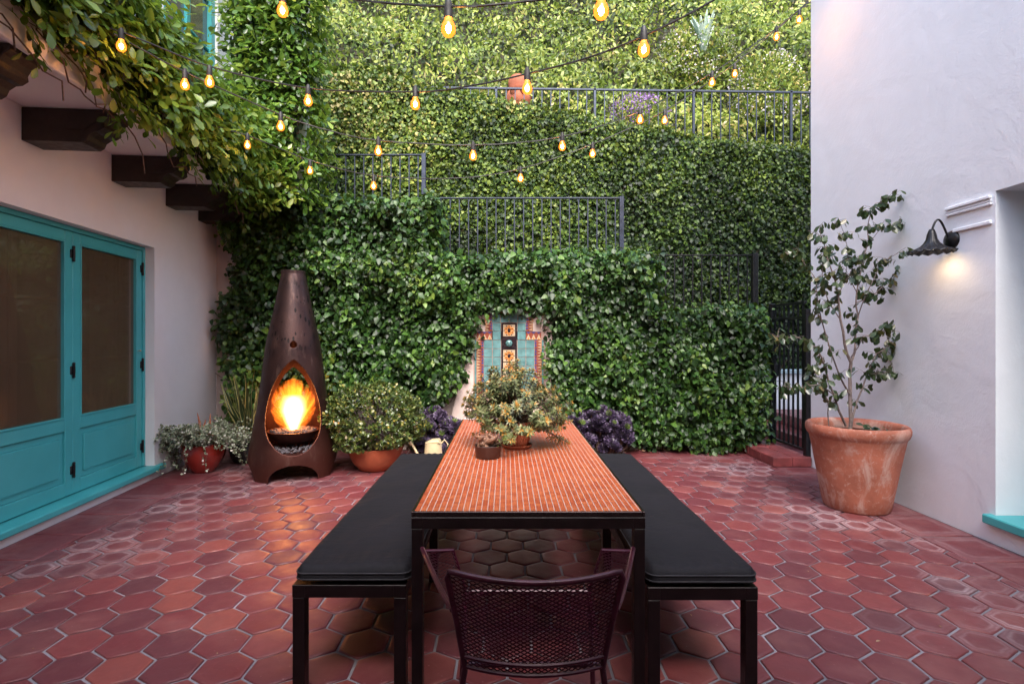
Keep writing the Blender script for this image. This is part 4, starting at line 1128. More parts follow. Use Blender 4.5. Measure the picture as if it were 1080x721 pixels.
# ================================================================== FIRE CHIMINEA
CX, CY = (309.5-534)/555*5.56, 5.56
ch = thing('chiminea', 'tall conical rusted steel fire chiminea with a burning fire bowl', 'chiminea', (CX, CY, .004))
zr = [(0, .425), (.10, .437), (.22, .435), (.40, .405), (.74, .345), (1.37, .268), (1.70, .195), (2.13, .113)]
def crad(z): return np.interp(z, [a for a, b in zr], [b for a, b in zr])
# smooth the profile
face_a = math.atan2(-CY, -CX)
NT, NZ = 320, 260; Hc = 2.13
zs = np.linspace(0, Hc, NZ); rs_ = crad(zs); 
for _ in range(30): rs_[1:-1] = (rs_[:-2]+2*rs_[1:-1]+rs_[2:])/4
th = np.arange(NT)*2*np.pi/NT+face_a
TH, ZZ = np.meshgrid(th, zs); RR = np.repeat(rs_[:, None], NT, 1)
vs = np.stack([CX+RR*np.cos(TH), CY+RR*np.sin(TH), ZZ+.004], -1).reshape(-1, 3)
def half(z, z0=.27, z1=1.20, wmax=.262):
    t = (z-z0)/(z1-z0); f = np.where(t > .33, (1-np.clip((t-.33)/.67, 0, 1)**2)**.78, np.sqrt(np.clip(1-((.33-t)/.33)**2, 0, 1)))
    return np.where((t > 0) & (t < 1), wmax*f, -1)
keep = []
for j in range(NZ-1):
    zc = (zs[j]+zs[j+1])/2; rc = rs_[j]
    for k in range(NT):
        a = ((k+.5)*2*np.pi/NT+np.pi) % (2*np.pi)-np.pi
        s1 = rc*math.sin(a) if abs(a) < math.pi/2 else 9
        cut = abs(s1) < half(zc)
        ab = math.pi-abs(a); s2 = rc*math.sin(ab) if ab < math.pi/2 else 9
        cut |= abs(s2) < half(zc, .45, 1.1, .20)
        if math.hypot(s1 if s1 != 9 else 9, zc-1.355) < .032: cut = True
        for c0 in (0, math.pi/2, math.pi, -math.pi/2):
            d = (a-c0+math.pi) % (2*math.pi)-math.pi; sd = rc*d
            if abs(sd) < .245 and zc < .165*math.sqrt(1-(sd/.245)**2): cut = True
        if not cut: keep.append((j*NT+k, j*NT+(k+1) % NT, (j+1)*NT+(k+1) % NT, (j+1)*NT+k))
m_ = MB(); m_._add([tuple(v) for v in vs], keep); o = m_.build('body', M['rust'], ch, smooth=True)
import bmesh
bm = bmesh.new(); bm.from_mesh(o.data); loose = [v for v in bm.verts if not v.link_faces]; bmesh.ops.delete(bm, geom=loose, context='VERTS')
bv = [v for v in bm.verts if v.is_boundary and .02 < v.co.z < Hc-.03]
for _ in range(4): bmesh.ops.smooth_vert(bm, verts=bv, factor=.5, use_axis_x=True, use_axis_y=True, use_axis_z=True)
bm.to_mesh(o.data); bm.free()
so = o.modifiers.new('solid', 'SOLIDIFY'); so.thickness = .008; so.offset = -1
m_ = MB(); m_.lathe([(.113, 2.09), (.121, 2.095), (.121, 2.125), (.113, 2.13), (.10, 2.13)], 40, (CX, CY, .004)); m_.build('flue_rim', M['rust'], ch, smooth=True)
m_ = MB(); m_.lathe([(.0, .32), (.14, .33), (.21, .37), (.255, .44), (.262, .455), (.25, .455), (.20, .39), (.0, .36)], 40, (CX, CY, .004)); m_.build('fire_bowl', M['rust'], ch, smooth=True)
m_ = MB(); m_.lathe([(.0, .255), (.40, .255), (.40, .27), (.0, .27)], 40, (CX, CY, .004)); m_.build('ash_shelf', M['rust'], ch)
m_ = MB()
for i in range(170):
    a = random.uniform(0, 6.28); r_ = .22*math.sqrt(random.random()); m_.ball((CX+r_*math.cos(a), CY+r_*math.sin(a), .425+random.uniform(0, .035)), random.uniform(.014, .026), 6, 4, (1, random.uniform(.6, 1), random.uniform(.6, 1)))
m_.build('lava_rock', M['coal'], ch)['kind'] = 'stuff'
m_ = MB()
for i in range(260):
    a = random.uniform(0, 6.28); r_ = .37*math.sqrt(random.random()); m_.ball((CX+r_*math.cos(a), CY+r_*math.sin(a), .283+random.uniform(0, .012)), random.uniform(.010, .018), 6, 4, (1, .8, .8))
m_.build('gravel', mat_simple('grey_gravel', (.09, .08, .09), .8, var=.5, vscale=20), ch)['kind'] = 'stuff'
# flame: a glowing volume, widest above the bowl
def _flame():
    m, nt, b, out = new_mat('fire'); nt.nodes.remove(b); n = N(nt)
    co = n.coord('Object'); x, y, z = n.sep(co)
    # tongues stream up and out from the heart of the bowl
    sh = n.node('ShaderNodeVectorMath', operation='ADD'); n.link(co, sh.inputs[0]); sh.inputs[1].default_value = (0, 0, .02)
    nv = n.node('ShaderNodeVectorMath', operation='NORMALIZE'); n.link(sh.outputs[0], nv.inputs[0])
    ra = n.noise(nv.outputs[0], 11, 4, .75, .3)
    w1 = n.math('ADD', n.math('MULTIPLY', ra, .75), n.math('MULTIPLY', n.noise(n.coord('Object', (1, 1, .35)), 22, 4, .65, 1.2), .25))
    r2 = n.math('SQRT', n.math('ADD', n.math('MULTIPLY', x, x), n.math('MULTIPLY', y, y)))
    zn = n.math('DIVIDE', z, .50)
    rad = n.ramp(zn, [(0, (.22,)*3), (.18, (.42,)*3), (.40, (.60,)*3), (.7, (.62,)*3), (.9, (.45,)*3), (1, (.25,)*3)])
    rm = n.math('MULTIPLY', rad, .43)
    d = n.math('DIVIDE', r2, rm)                      # 0 centre .. 1 edge
    body = n.math('SUBTRACT', .95, n.math('ADD', n.math('ADD', d, n.math('MULTIPLY', n.math('SUBTRACT', w1, .48), 6.5)), n.math('MULTIPLY', zn, n.math('MULTIPLY', zn, .25))), clamp=True)
    core = n.math('SUBTRACT', 1.0, n.math('MULTIPLY', d, 1.7), clamp=True)
    core = n.math('MULTIPLY', n.math('MULTIPLY', core, core), n.ramp(zn, [(0, (1,)*3), (.45, (.8,)*3), (.75, (0,)*3)]))
    e = n.node('ShaderNodeEmission'); e.inputs[0].default_value = (1, .17, .012, 1); n.link(n.math('MULTIPLY', body, 11), e.inputs[1])
    e2 = n.node('ShaderNodeEmission'); e2.inputs[0].default_value = (1, .50, .17, 1); n.link(n.math('MULTIPLY', core, 85), e2.inputs[1])
    a = n.node('ShaderNodeAddShader'); n.link(e.outputs[0], a.inputs[0]); n.link(e2.outputs[0], a.inputs[1]); n.link(a.outputs[0], out.inputs['Volume'])
    return m
m_ = MB(); m_.lathe([(.0, 0), (.10, .005), (.18, .10), (.225, .22), (.21, .36), (.14, .50), (.0, .55)], 24, (0, 0, 0))
fl = m_.build('fire', _flame(), None, smooth=True); fl.location = (CX, CY, .455)
tag(fl, 'bright orange flames burning in the chiminea bowl', 'fire')
ld = bpy.data.lights.new('fire_light', 'POINT'); ld.energy = 3.2; ld.color = (1, .36, .09); ld.shadow_soft_size = .09
lo = bpy.data.objects.new('fire_light', ld); COL.objects.link(lo); lo.parent = fl; lo.location = (0, 0, .2)

# ================================================================== TABLE
TBX0, TBX1, TBY0, TBY1, TBZ = -.374, .547, 2.07, 4.44, .74
tb = thing('table', 'long dining table with an orange mosaic top and dark square steel frame', 'table', ((TBX0+TBX1)/2, (TBY0+TBY1)/2, 0))
m_ = MB(); m_.box(TBX0+.012, TBX1-.012, TBY0+.012, TBY1-.012, TBZ-.02, TBZ-.001); tt_ = m_.build('table_top', M['mosaic'], tb)
m_ = MB()
for (a, b_, c_, d_) in ((TBX0, TBX0+.011, TBY0, TBY1), (TBX1-.011, TBX1, TBY0, TBY1), (TBX0+.011, TBX1-.011, TBY0, TBY0+.011), (TBX0+.011, TBX1-.011, TBY1-.011, TBY1)):
    m_.cbox(a, b_, c_, d_, TBZ-.022, TBZ, .002)
m_.build('edge_trim', mat_simple('steel_trim', (.045, .03, .03), .22, metal=.8, var=.2), tb)
m_ = MB(); q = .045
m_.cbox(TBX0+q, TBX1-q, TBY0, TBY0+q, TBZ-.068, TBZ-.023, .0012); m_.cbox(TBX0+q, TBX1-q, TBY1-q, TBY1, TBZ-.068, TBZ-.023, .0012)
m_.cbox(TBX0, TBX0+q, TBY0, TBY1, TBZ-.068, TBZ-.023, .0012); m_.cbox(TBX1-q, TBX1, TBY0, TBY1, TBZ-.068, TBZ-.023, .0012)
m_.build('apron', M['frame_metal'], tb)
for (a, b_) in ((TBX0, TBY0), (TBX1-q, TBY0), (TBX0, TBY1-q), (TBX1-q, TBY1-q)):
    m_ = MB(); m_.cbox(a+.001, a+q-.001, b_+.001, b_+q-.001, .004, TBZ-.069, .0012); m_.build('leg', M['frame_metal'], tb)

# expanded metal mesh on a parametric surface
def lattice(mb, S, nu, nv, wu, th=.0016):
    """diamond mesh: strands follow the diagonals of an nu x nv grid on S(u, v) -> (point)"""
    def pt(i, j): return Vector(S(min(max(i/nu, 0), 1), min(max(j/nv, 0), 1)))
    def strip(a, b):
        A, B = pt(*a), pt(*b); d = B-A
        if d.length < 1e-6: return
        e = .01; u0, v0 = a[0]/nu, a[1]/nv
        t1 = Vector(S(min(u0+e, 1), v0))-Vector(S(max(u0-e, 0), v0)); t2 = Vector(S(u0, min(v0+e, 1)))-Vector(S(u0, max(v0-e, 0)))
        n_ = t1.cross(t2); n_.normalize(); s_ = n_.cross(d.normalized())*wu
        n_ = n_*th
        mb._add([A-s_-n_, A+s_-n_, B+s_-n_, B-s_-n_, A-s_+n_, A+s_+n_, B+s_+n_, B-s_+n_], [(3,2,1,0), (4,5,6,7), (0,1,5,4), (2,3,7,6)])
    for i in range(nu):
        for j in range(nv):
            if (i+j) % 2 == 0: strip((i, j), (i+1, j+1))
            else: strip((i, j+1), (i+1, j))

# ================================================================== BENCHES + CUSHIONS
def bench(label, x0, x1, y0, y1, mir):
    t = thing('bench', label, 'bench', ((x0+x1)/2, (y0+y1)/2, 0), 'dark steel benches beside the table')
    zt = .437; q = .05
    m_ = MB(); m_.cbox(x0+q, x1-q, y0, y0+q, zt-q, zt, .0012); m_.cbox(x0+q, x1-q, y1-q, y1, zt-q, zt, .0012)
    m_.cbox(x0, x0+q, y0, y1, zt-q, zt, .0012); m_.cbox(x1-q, x1, y0, y1, zt-q, zt, .0012); m_.build('seat_frame', M['frame_metal'], t)
    m_ = MB(); S = lambda u, v: (x0+.02+(x1-x0-.04)*u, y0+.02+(y1-y0-.04)*v, zt+.006+.010*math.sin(math.pi*u)); lattice(m_, S, 24, 100, .003, .0012); m_.build('seat', M['frame_metal'], t)
    ym = y0+(y1-y0)*.47
    for (a, b_) in ((x0, y0), (x1-q, y0), (x0, ym), (x1-q, ym), (x0, y1-q), (x1-q, y1-q)):
        m_ = MB(); m_.cbox(a+.001, a+q-.001, b_+.001, b_+q-.001, .004, zt-q-.001, .0012); m_.build('leg', M['frame_metal'], t)
    return t
bench('dark steel bench on the left of the table, nearer the chiminea', -.855, -.400, 2.10, 4.15, 1)
bench('dark steel bench on the right of the table, nearer the big terracotta pot', .560, .995, 2.08, 4.15, -1)
def cushion(label, x0, x1, y0, y1, z0, z1, seed):
    t = thing('bench_cushion', label, 'cushion', ((x0+x1)/2, (y0+y1)/2, z0), 'charcoal cushions on the benches')
    nu, nv = 34, 110; vs = []; fs = []; rc = .028; 
    def side(u): return 1
    w, L = x1-x0, y1-y0
    def grid(top):
        g_ = []
        for j in range(nv+1):
            for i in range(nu+1):
                u, v = i/nu, j/nv
                # rounded plan corners
                X = x0+w*u; Y = y0+L*v
                dx = min(u, 1-u)*w; dy = min(v, 1-v)*L
                if dx < .04 and dy < .04:
                    cxx = x0+.04 if u < .5 else x1-.04; cyy = y0+.04 if v < .5 else y1-.04
                    ddx, ddy = X-cxx, Y-cyy; m1 = max(abs(ddx), abs(ddy)); l = math.hypot(ddx, ddy)
                    if l > 1e-6: X, Y = cxx+ddx/l*m1*1.0, cyy+ddy/l*m1*1.0
                d = min(dx, dy); e = 1-math.exp(-(d/.020)); edge = math.sqrt(max(0, 1-(1-min(1, d/.034))**2))
                zt_ = z1-.024+.024*edge
                if top:
                    wr = float(vnoise(np.array([X*7, Y*3, seed*3.]), 1, seed))*.013+float(vnoise(np.array([X*18, Y*9, 0.]), 1, seed+3))*.006
                    # pull wrinkles at the ends
                    wr += .006*math.sin(X*130+2*math.sin(Y*9))*math.exp(-(min(v, 1-v)*L)/.07)
                    Z = zt_+(wr-.004)*e
                else: Z = z0+.012*(1-edge)
                g_.append((X, Y, Z))
        return g_
    T_ = grid(True); B_ = grid(False); m_ = MB()
    nn = (nu+1)*(nv+1); fs = []
    for j in range(nv):
        for i in range(nu):
            a = j*(nu+1)+i; fs.append((a, a+1, a+nu+2, a+nu+1)); fs.append((nn+a, nn+a+nu+1, nn+a+nu+2, nn+a+1))
    loop = [i for i in range(nu+1)]+[j*(nu+1)+nu for j in range(1, nv+1)]+[nv*(nu+1)+i for i in range(nu-1, -1, -1)]+[j*(nu+1) for j in range(nv-1, 0, -1)]
    for k in range(len(loop)):
        a, b_ = loop[k], loop[(k+1) % len(loop)]; fs.append((b_, a, nn+a, nn+b_))
    m_._add(T_+B_, fs); m_.build('cover', M['cushion'], t, smooth=True, angle=60)
    m_ = MB(); m_.tube([Vector(T_[k])+Vector((0, 0, -.001)) for k in loop[::1]], .0035, 6, closed=True); m_.tube([Vector(B_[k]) for k in loop], .0035, 6, closed=True)
    m_.build('piping', M['piping'], t, smooth=True)
cushion('charcoal cushion lying on the left bench, nearer the chiminea', -.848, -.385, 2.10, 4.20, .447, .508, 2)
cushion('charcoal cushion lying on the right bench, nearer the big terracotta pot', .560, 1.000, 2.08, 4.20, .447, .508, 5)

# ================================================================== CHAIR
CHX = .082
chair = thing('chair', 'maroon metal mesh armchair at the near end of the table', 'chair', (CHX, 1.75, 0))
def backS(u, v):   # u across, v up ; curved back
    hw = .205+.045*v; x_ = -hw+2*hw*u; c_ = 1-(2*u-1)**2
    return (CHX+x_, 1.50-.045*c_+.07*(1-v), .44+(.32-.016*c_)*v)
m_ = MB(); lattice(m_, backS, 42, 48, .0012, .0010); m_.build('back_mesh', M['maroon_metal'], chair)
m_ = MB()
top = [backS(u, 1) for u in np.linspace(0, 1, 21)]
l0 = backS(0, 1); r0 = backS(1, 1)
legL = [(CHX-.245, 1.66, .004), (CHX-.235, 1.62, .25), backS(0, 0), backS(0, .5), (l0[0], l0[1], l0[2]-.02)]
legR = [(2*CHX-p[0], p[1], p[2]) for p in legL]
full = legL+[(l0[0]+.006, l0[1], l0[2]-.004)]+top[1:-1]+[(r0[0]-.006, r0[1], r0[2]-.004)]+legR[::-1]
m_.tube(full, .0095, 10); m_.build('back_frame', M['maroon_metal'], chair, smooth=True)
m_ = MB(); m_.tube([backS(u, .13) for u in np.linspace(0, 1, 15)], .007, 8); m_.tube([backS(u, .02) for u in np.linspace(0, 1, 15)], .007, 8); m_.build('back_rail', M['maroon_metal'], chair, smooth=True)
def seatS(u, v):
    return (CHX-.21-.03*v+(.42+.06*v)*u, 1.60+.44*v, .43+.012*v-.02*math.sin(math.pi*u)*math.sin(math.pi*v))
m_ = MB(); lattice(m_, seatS, 36, 40, .0012, .0010); m_.build('seat', M['maroon_metal'], chair)
m_ = MB(); m_.tube([seatS(0, v) for v in np.linspace(0, 1, 6)]+[seatS(u, 1) for u in np.linspace(0, 1, 8)]+[seatS(1, v) for v in np.linspace(1, 0, 6)]+[seatS(u, 0) for u in np.linspace(1, 0, 6)], .008, 8, closed=True); m_.build('seat_frame', M['maroon_metal'], chair, smooth=True)
for sgn in (-1, 1):
    fx = CHX+sgn*.405; bx, by, bz = CHX+sgn*.238, 1.535, .63
    def outer(v): return (bx+(fx-bx)*v**.9, by+(2.02-by)*v, bz-.015*v)
    def inner(v): return (bx-sgn*.006+sgn*.055*v, by+(2.02-by)*v, bz-.02*v-.0)
    m_ = MB()
    lattice(m_, lambda u, v: tuple(Vector(outer(v))*(1-u)+Vector(inner(v))*u+Vector((0, 0, -.012*math.sin(math.pi*u)))), 8, 34, .0012, .0010)
    def sidep(u, v):
        a = Vector(inner(v)); b_ = Vector(seatS(0 if sgn < 0 else 1, v)); return tuple(a*(1-u)+b_*u)
    lattice(m_, sidep, 20, 34, .0012, .0010)
    m_.build('arm_mesh', M['maroon_metal'], chair)
    m_ = MB(); m_.tube([outer(v) for v in np.linspace(0, 1, 8)], .009, 8)
    m_.tube([outer(1), (fx+sgn*.0, 2.03, .60), inner(1), seatS(0 if sgn < 0 else 1, 1)], .008, 8)
    m_.build('arm_rail', M['maroon_metal'], chair, smooth=True)
    m_ = MB(); sx_ = seatS(0 if sgn < 0 else 1, 1); m_.tube([sx_, (sx_[0]+sgn*.01, 2.05, .2), (sx_[0]+sgn*.02, 2.06, .004)], .010, 8); m_.build('leg', M['maroon_metal'], chair, smooth=True)

# ================================================================== POTTED PLANTS
def pot_thing(name, label, cat, x, y, z, prof, mat, soil_r, soil_z, wob=.0, n=36, group=None):
    t = thing(name, label, cat, (x, y, z), group)
    m_ = MB(); m_.lathe(prof, n, (x, y, z), wob); m_.build('pot', mat, t, smooth=True, angle=50)
    m_ = MB(); m_.lathe([(.0, soil_z+.006), (soil_r*.6, soil_z+.008), (soil_r, soil_z)], 20, (x, y, z), .0); m_.build('soil', M['soil'], t)
    return t
# --- big old terracotta pot with camellia
BX, BY = 2.945, 4.43
big = pot_thing('potted_tree', 'sparse camellia in a large weathered terracotta pot by the right wall', 'potted tree', BX, BY, .005,
    [(r_*.895, z_*1.03) for r_, z_ in [(.0, 0), (.255, 0), (.270, .015), (.29, .10), (.325, .28), (.36, .46), (.385, .575), (.392, .585), (.405, .60), (.416, .625), (.418, .655), (.41, .675), (.40, .682), (.375, .675), (.362, .65), (.36, .60)]], M['terracotta_old'], .328, .60, .006, 56)
def bp(zx, zy, dy=0):    # from the crop of the photograph: 2.775 px per px, origin (820, 200)
    Yq = BY+dy; return P(820+zx/2.775, 200+zy/2.775, Yq)
branches = [
 [(212,705,0,.016),(213,640,0,.015),(212,570,.01,.014),(215,505,.0,.013),(196,450,-.05,.010),(184,380,-.08,.009),(178,310,-.1,.007),(160,240,-.12,.005),(140,170,-.14,.004),(122,110,-.15,.002)],
 [(215,505,0,.011),(228,450,.06,.009),(236,370,.10,.008),(232,300,.12,.006),(250,220,.1,.005),(266,150,.1,.004),(272,70,.08,.003),(300,40,.06,.002),(335,18,.05,.0015)],
 [(216,690,.03,.009),(232,620,.1,.008),(262,540,.14,.006),(290,480,.16,.005),(330,445,.16,.003),(378,430,.15,.002)],
 [(200,690,-.05,.010),(165,600,-.16,.008),(140,520,-.22,.007),(110,460,-.26,.006),(60,432,-.3,.004),(0,430,-.32,.002)],
 [(212,600,0,.008),(180,540,-.1,.006),(140,420,-.15,.005),(120,340,-.18,.004),(112,260,-.2,.003),(60,180,-.22,.002),(30,190,-.22,.0015)],
 [(232,330,.12,.005),(280,310,.14,.004),(330,270,.14,.003),(375,220,.14,.0025),(425,200,.12,.0015)],
 [(266,160,.1,.003),(300,115,.05,.002),(360,95,.02,.0012)],
 [(184,380,-.08,.005),(150,330,-.02,.004),(130,260,.02,.003),(140,190,.04,.002)],
 [(236,370,.1,.005),(262,300,.0,.004),(300,220,-.06,.003),(345,190,-.08,.002)],
 [(262,540,.14,.003),(300,540,.1,.002),(340,535,.08,.0012)],
 [(165,600,-.16,.005),(120,570,-.2,.004),(70,580,-.24,.003),(20,575,-.26,.0015)],
 [(232,300,.12,.004),(200,250,.1,.003),(205,170,.08,.002),(180,90,.06,.0015)],
 [(290,480,.16,.003),(320,470,.2,.002),(350,500,.22,.0015)],
 [(150,690,-.1,.005),(150,620,-.14,.004),(120,560,-.1,.003),(105,520,-.06,.002)],
 [(215,490,.0,.005),(250,430,-.08,.004),(300,420,-.12,.003),(330,400,-.14,.002)],
 [(178,310,-.1,.004),(210,250,-.16,.003),(230,200,-.2,.002)],
]
bm_ = MB(); ls = LeafSet()
for br in branches:
    pts = [Vector(bp(a, b_, d)) for a, b_, d, r_ in br]; rr_ = [r_ for *_, r_ in br]
    # refine with a little wander
    P2, R2 = [], []
    for i in range(len(pts)-1):
        for t in (0, .5):
            q = pts[i].lerp(pts[i+1], t); 
            if t: q += Vector([random.uniform(-.012, .012) for _ in range(3)])
            P2.append(q); R2.append(rr_[i]+(rr_[i+1]-rr_[i])*t)
    P2.append(pts[-1]); R2.append(rr_[-1]); bm_.tube(P2, R2, 7)
    tot = len(P2)
    for i in range(2, tot):
        if R2[i] > .0085: continue
        for s_ in range(4 if R2[i] < .005 else 3):
            if random.random() < .08: continue
            d = Vector([random.uniform(-1, 1), random.uniform(-1, 1), random.uniform(-.2, .8)]).normalized(); L = random.uniform(.03, .11)
            e = P2[i]+d*L; bm_.tube([P2[i], P2[i].lerp(e, .5)+Vector((0, 0, .006)), e], [.0018, .0014, .001], 4)
            for k in range(random.choice((2, 3, 3, 4))):
                q = e-d*L*.35*k; tip = np.array([random.gauss(0, .55), random.gauss(0, .55), -.75])
                ls.add(LEAF_OVAL, np.array([q]), np.array([[random.gauss(0, .5), random.gauss(-.3, .5), .7]]), tip[None], random.uniform(.050, .084), 1.1)
bm_.build('branches', M['bark_grey'], big, smooth=True)
for k in range(14):
    q = np.array([[BX+random.uniform(-.05, .16), BY+random.uniform(-.25, -.05), .64+random.uniform(0, .06)]])
    ls.add(LEAF_OVAL, q, np.array([[random.gauss(0, .4), -.4, .8]]), np.array([[random.gauss(0, 1), random.gauss(0, 1), .2]]), .07, 1)
ls.build('foliage', M['camellia_leaf'], big)

# --- bowl with rounded shrub
SX, SY = (396-534)/555*5.72, 5.72
shb = pot_thing('potted_shrub', 'round bushy shrub in a terracotta bowl right of the chiminea', 'potted shrub', SX, SY, .005,
    [(.0, 0), (.14, 0), (.17, .01), (.24, .09), (.285, .19), (.305, .24), (.31, .255), (.295, .26), (.275, .25), (.26, .20)], M['terracotta_bowl'], .262, .22)
ls = LeafSet(); st_ = MB(); cen = np.array([SX-.01, SY, .54])
for i in range(1700):
    d = norm(RNG.normal(size=3)); 
    if d[2] < -.75: continue
    lump = .78+.42*float(fbm(d*1.0+3, 2.2, 91, 3))
    rad = np.array([.57, .50, .42])*lump*(.62+.38*RNG.random()**.5)
    if d[2] < 0: rad[2] *= .95
    c_ = cen+d*rad; k = 9
    ax = norm(d+np.array([0, 0, .35])+RNG.normal(size=3)*.25)
    dirs = norm(ax*.7+RNG.normal(size=(k, 3))*.75)
    ls.add(LEAF_OVAL, np.tile(c_, (k, 1))+ax*RNG.uniform(-.03, .02, (k, 1)), norm(np.tile(ax, (k, 1))+RNG.normal(size=(k, 3))*.3+np.array([0, 0, .2])), dirs, RNG.uniform(.028, .046, k), 1.15, np.clip(RNG.random(k)*.88+(.12 if RNG.random() < .2 else 0), 0, 1))
    if i % 9 == 0: st_.tube([(SX+d[0]*.05, SY+d[1]*.05, .22), tuple(cen+d*rad*.5+np.array([0, 0, -.05])), tuple(c_)], [.009, .006, .002], 5)
ls.build('foliage', M['shrub_leaf'], shb); st_.build('stems', M['bark_grey'], shb)

# --- red glazed pot with silver trailing plant
GX_, GY_ = (215-534)/555*5.62, 5.62
red = pot_thing('potted_plant', 'silvery trailing succulent spilling over a glossy red pot by the left wall', 'potted plant', GX_, GY_, .005,
    [(.0, 0), (.10, 0), (.115, .01), (.165, .08), (.205, .17), (.215, .24), (.205, .29), (.20, .305), (.185, .305), (.18, .27)], M['red_glaze'], .182, .27)
ls = LeafSet(); st_ = MB()
for i in range(150):
    a = random.uniform(0, 6.283); out = random.uniform(.12, .46)*(1.0 if random.random() < .8 else 1.15); rise = random.uniform(.06, .27)
    front = math.sin(a) < -.35 and abs(math.cos(a)) < .75
    drop = (random.uniform(0, .30) if random.random() < .5 else random.uniform(-.1, .1)) if not front else (.28 if random.random() < .10 else random.uniform(-.12, .02))
    if front: out *= .6
    p0 = np.array([GX_+.12*math.cos(a), GY_+.12*math.sin(a), .29]); pts = []
    nseg = 16
    for k in range(nseg):
        t = k/(nseg-1); pts.append(p0+np.array([math.cos(a)*out*t**.8, math.sin(a)*out*t**.8, rise*math.sin(math.pi*min(1, t*1.1)*.75)-drop*t**2.5-(rise*.3)*t])+RNG.normal(size=3)*.008)
    for q in pts:
        if q[2] < .02: q[2] = .02
        xw_ = WLX(q[1])+.03
        if q[0] < xw_: q[0] = xw_
    st_.tube(pts, .0022, 4)
    A = np.array(pts[2:]); kk = 4
    for j in range(kk):
        Q = A+RNG.normal(size=A.shape)*.008; dr = norm(RNG.normal(size=A.shape)+np.array([0, 0, .3]))
        ls.add(LEAF_ROUND, Q, norm(RNG.normal(size=A.shape)*.6+np.array([0, -.4, .8])), dr, RNG.uniform(.018, .031, len(A)), .9)
ls.build('foliage', M['silver_leaf'], red); st_.build('stems', M['vine_stem'], red)
m_ = MB()
for (dx, h1, ln) in ((-.03, .27, .04), (-.01, .20, -.03), (.06, .26, -.01), (.03, .16, .02), (.10, .17, .06), (.0, .14, .05)):
    m_.tube([(GX_+dx, GY_, .36), (GX_+dx-ln*.4, GY_, .36+h1*.6), (GX_+dx-ln, GY_, .36+h1)], [.016, .013, .003], 6)
m_.build('dead_stalks', M['dead_stalk'], red)

# --- snake plant in dark pot
NX, NY = (262-534)/555*6.1, 6.12
sn = pot_thing('snake_plant', 'yellow edged snake plant in a dark pot between red pot and chiminea', 'snake plant', NX, NY, .005,
    [(.0, 0), (.15, 0), (.18, .02), (.215, .14), (.22, .26), (.225, .28), (.20, .28), (.195, .24)], M['grey_pot'], .195, .24)
bl = MB()
for i in range(46):
    a = random.uniform(0, 6.283); r0_ = .15*math.sqrt(random.random()); L = random.uniform(.42, .80)*(1 if r0_ < .1 else .85); ln = random.uniform(.04, .28); tw = random.uniform(0, 3.14)
    bx_, by_ = NX+r0_*math.cos(a), NY+r0_*math.sin(a); wd = random.uniform(.019, .028)
    vs = []; nk = 9
    for k in range(nk):
        t = k/(nk-1); wv = wd*(1-t**3)*(.65+.5*math.sin(t*2.4))+.0008; an = tw+t*random.uniform(.2, .5)
        c_ = (bx_+math.cos(a)*ln*t**1.5+.008*math.sin(t*9+i), by_+math.sin(a)*ln*t**1.5, .24+L*t)
        for s_ in (-1, -.72, .72, 1): vs.append((c_[0]+math.cos(an)*wv*s_, c_[1]+math.sin(an)*wv*s_+(.006 if abs(s_) < .8 else 0), c_[2]))
    bl.r = random.random()
    for (c0, mi) in ((0, 1), (1, 0), (2, 1)):
        bl.cur = mi; f_ = [(4*k+c0, 4*k+c0+1, 4*k+c0+5, 4*k+c0+4) for k in range(nk-1)]; bl._add(vs, f_)
bl.build('blades', [M['snake'], M['snake_edge']], sn, smooth=True)

# --- aeonium clumps
def aeonium(label, cx, cy, w_, h_, n_, seed):
    t = thing('aeonium_clump', label, 'succulent', (cx, cy, 0), 'dark purple aeoniums at the foot of the ivy wall'); rs = random.Random(seed)
    ls = LeafSet(); st_ = MB()
    for i in range(n_):
        x_ = cx+rs.uniform(-1, 1)*w_; z_ = .12+rs.random()**.8*(h_-.1)*(1-.35*abs(x_-cx)/w_); y_ = cy-.22*rs.random()+ .25*(z_/h_)
        ax = norm(np.array([rs.gauss(0, .35), -.55+rs.gauss(0, .25), .75])); R_ = rs.uniform(.042, .085)
        u1 = norm(np.cross(ax, [1, .2, 0])); v1 = np.cross(ax, u1); green = rs.random() < .35
        c_ = np.array([x_, y_, z_])
        st_.tube([(cx+(x_-cx)*.5, cy+.05, .0), (x_, y_+.06, z_*.55), tuple(c_)], [.013, .010, .008], 6)
        for ring, (k, el, ln) in enumerate(((6, 1.15, .5), (8, .75, .78), (10, .4, 1.0), (11, .08, 1.05), (10, -.3, .95))):
            an = np.arange(k)*2*np.pi/k+ring*.4
            rad = np.cos(an)[:, None]*u1+np.sin(an)[:, None]*v1
            dr = rad*math.cos(el)+ax*math.sin(el); nm = -rad*math.sin(el)+ax*math.cos(el)
            rr_ = RNG.uniform(.05, .75, k)
            if green and ring < 2: rr_ = RNG.uniform(.86, 1, k)
            ls.add(LEAF_SPOON, np.tile(c_, (k, 1))+rad*.006, nm, dr, R_*ln, .95, rr_)
    ls.build('rosettes', M['aeonium'], t); st_.build('stems', M['bark'], t)
aeonium('dark purple aeonium clump right of the table end, under the ivy', (632-534)/555*6.25, 6.2, .36, .60, 95, 3)
aeonium('dark purple aeonium clump between the bushy shrub and the table end', (459-534)/555*6.2, 6.2, .26, .56, 60, 8)

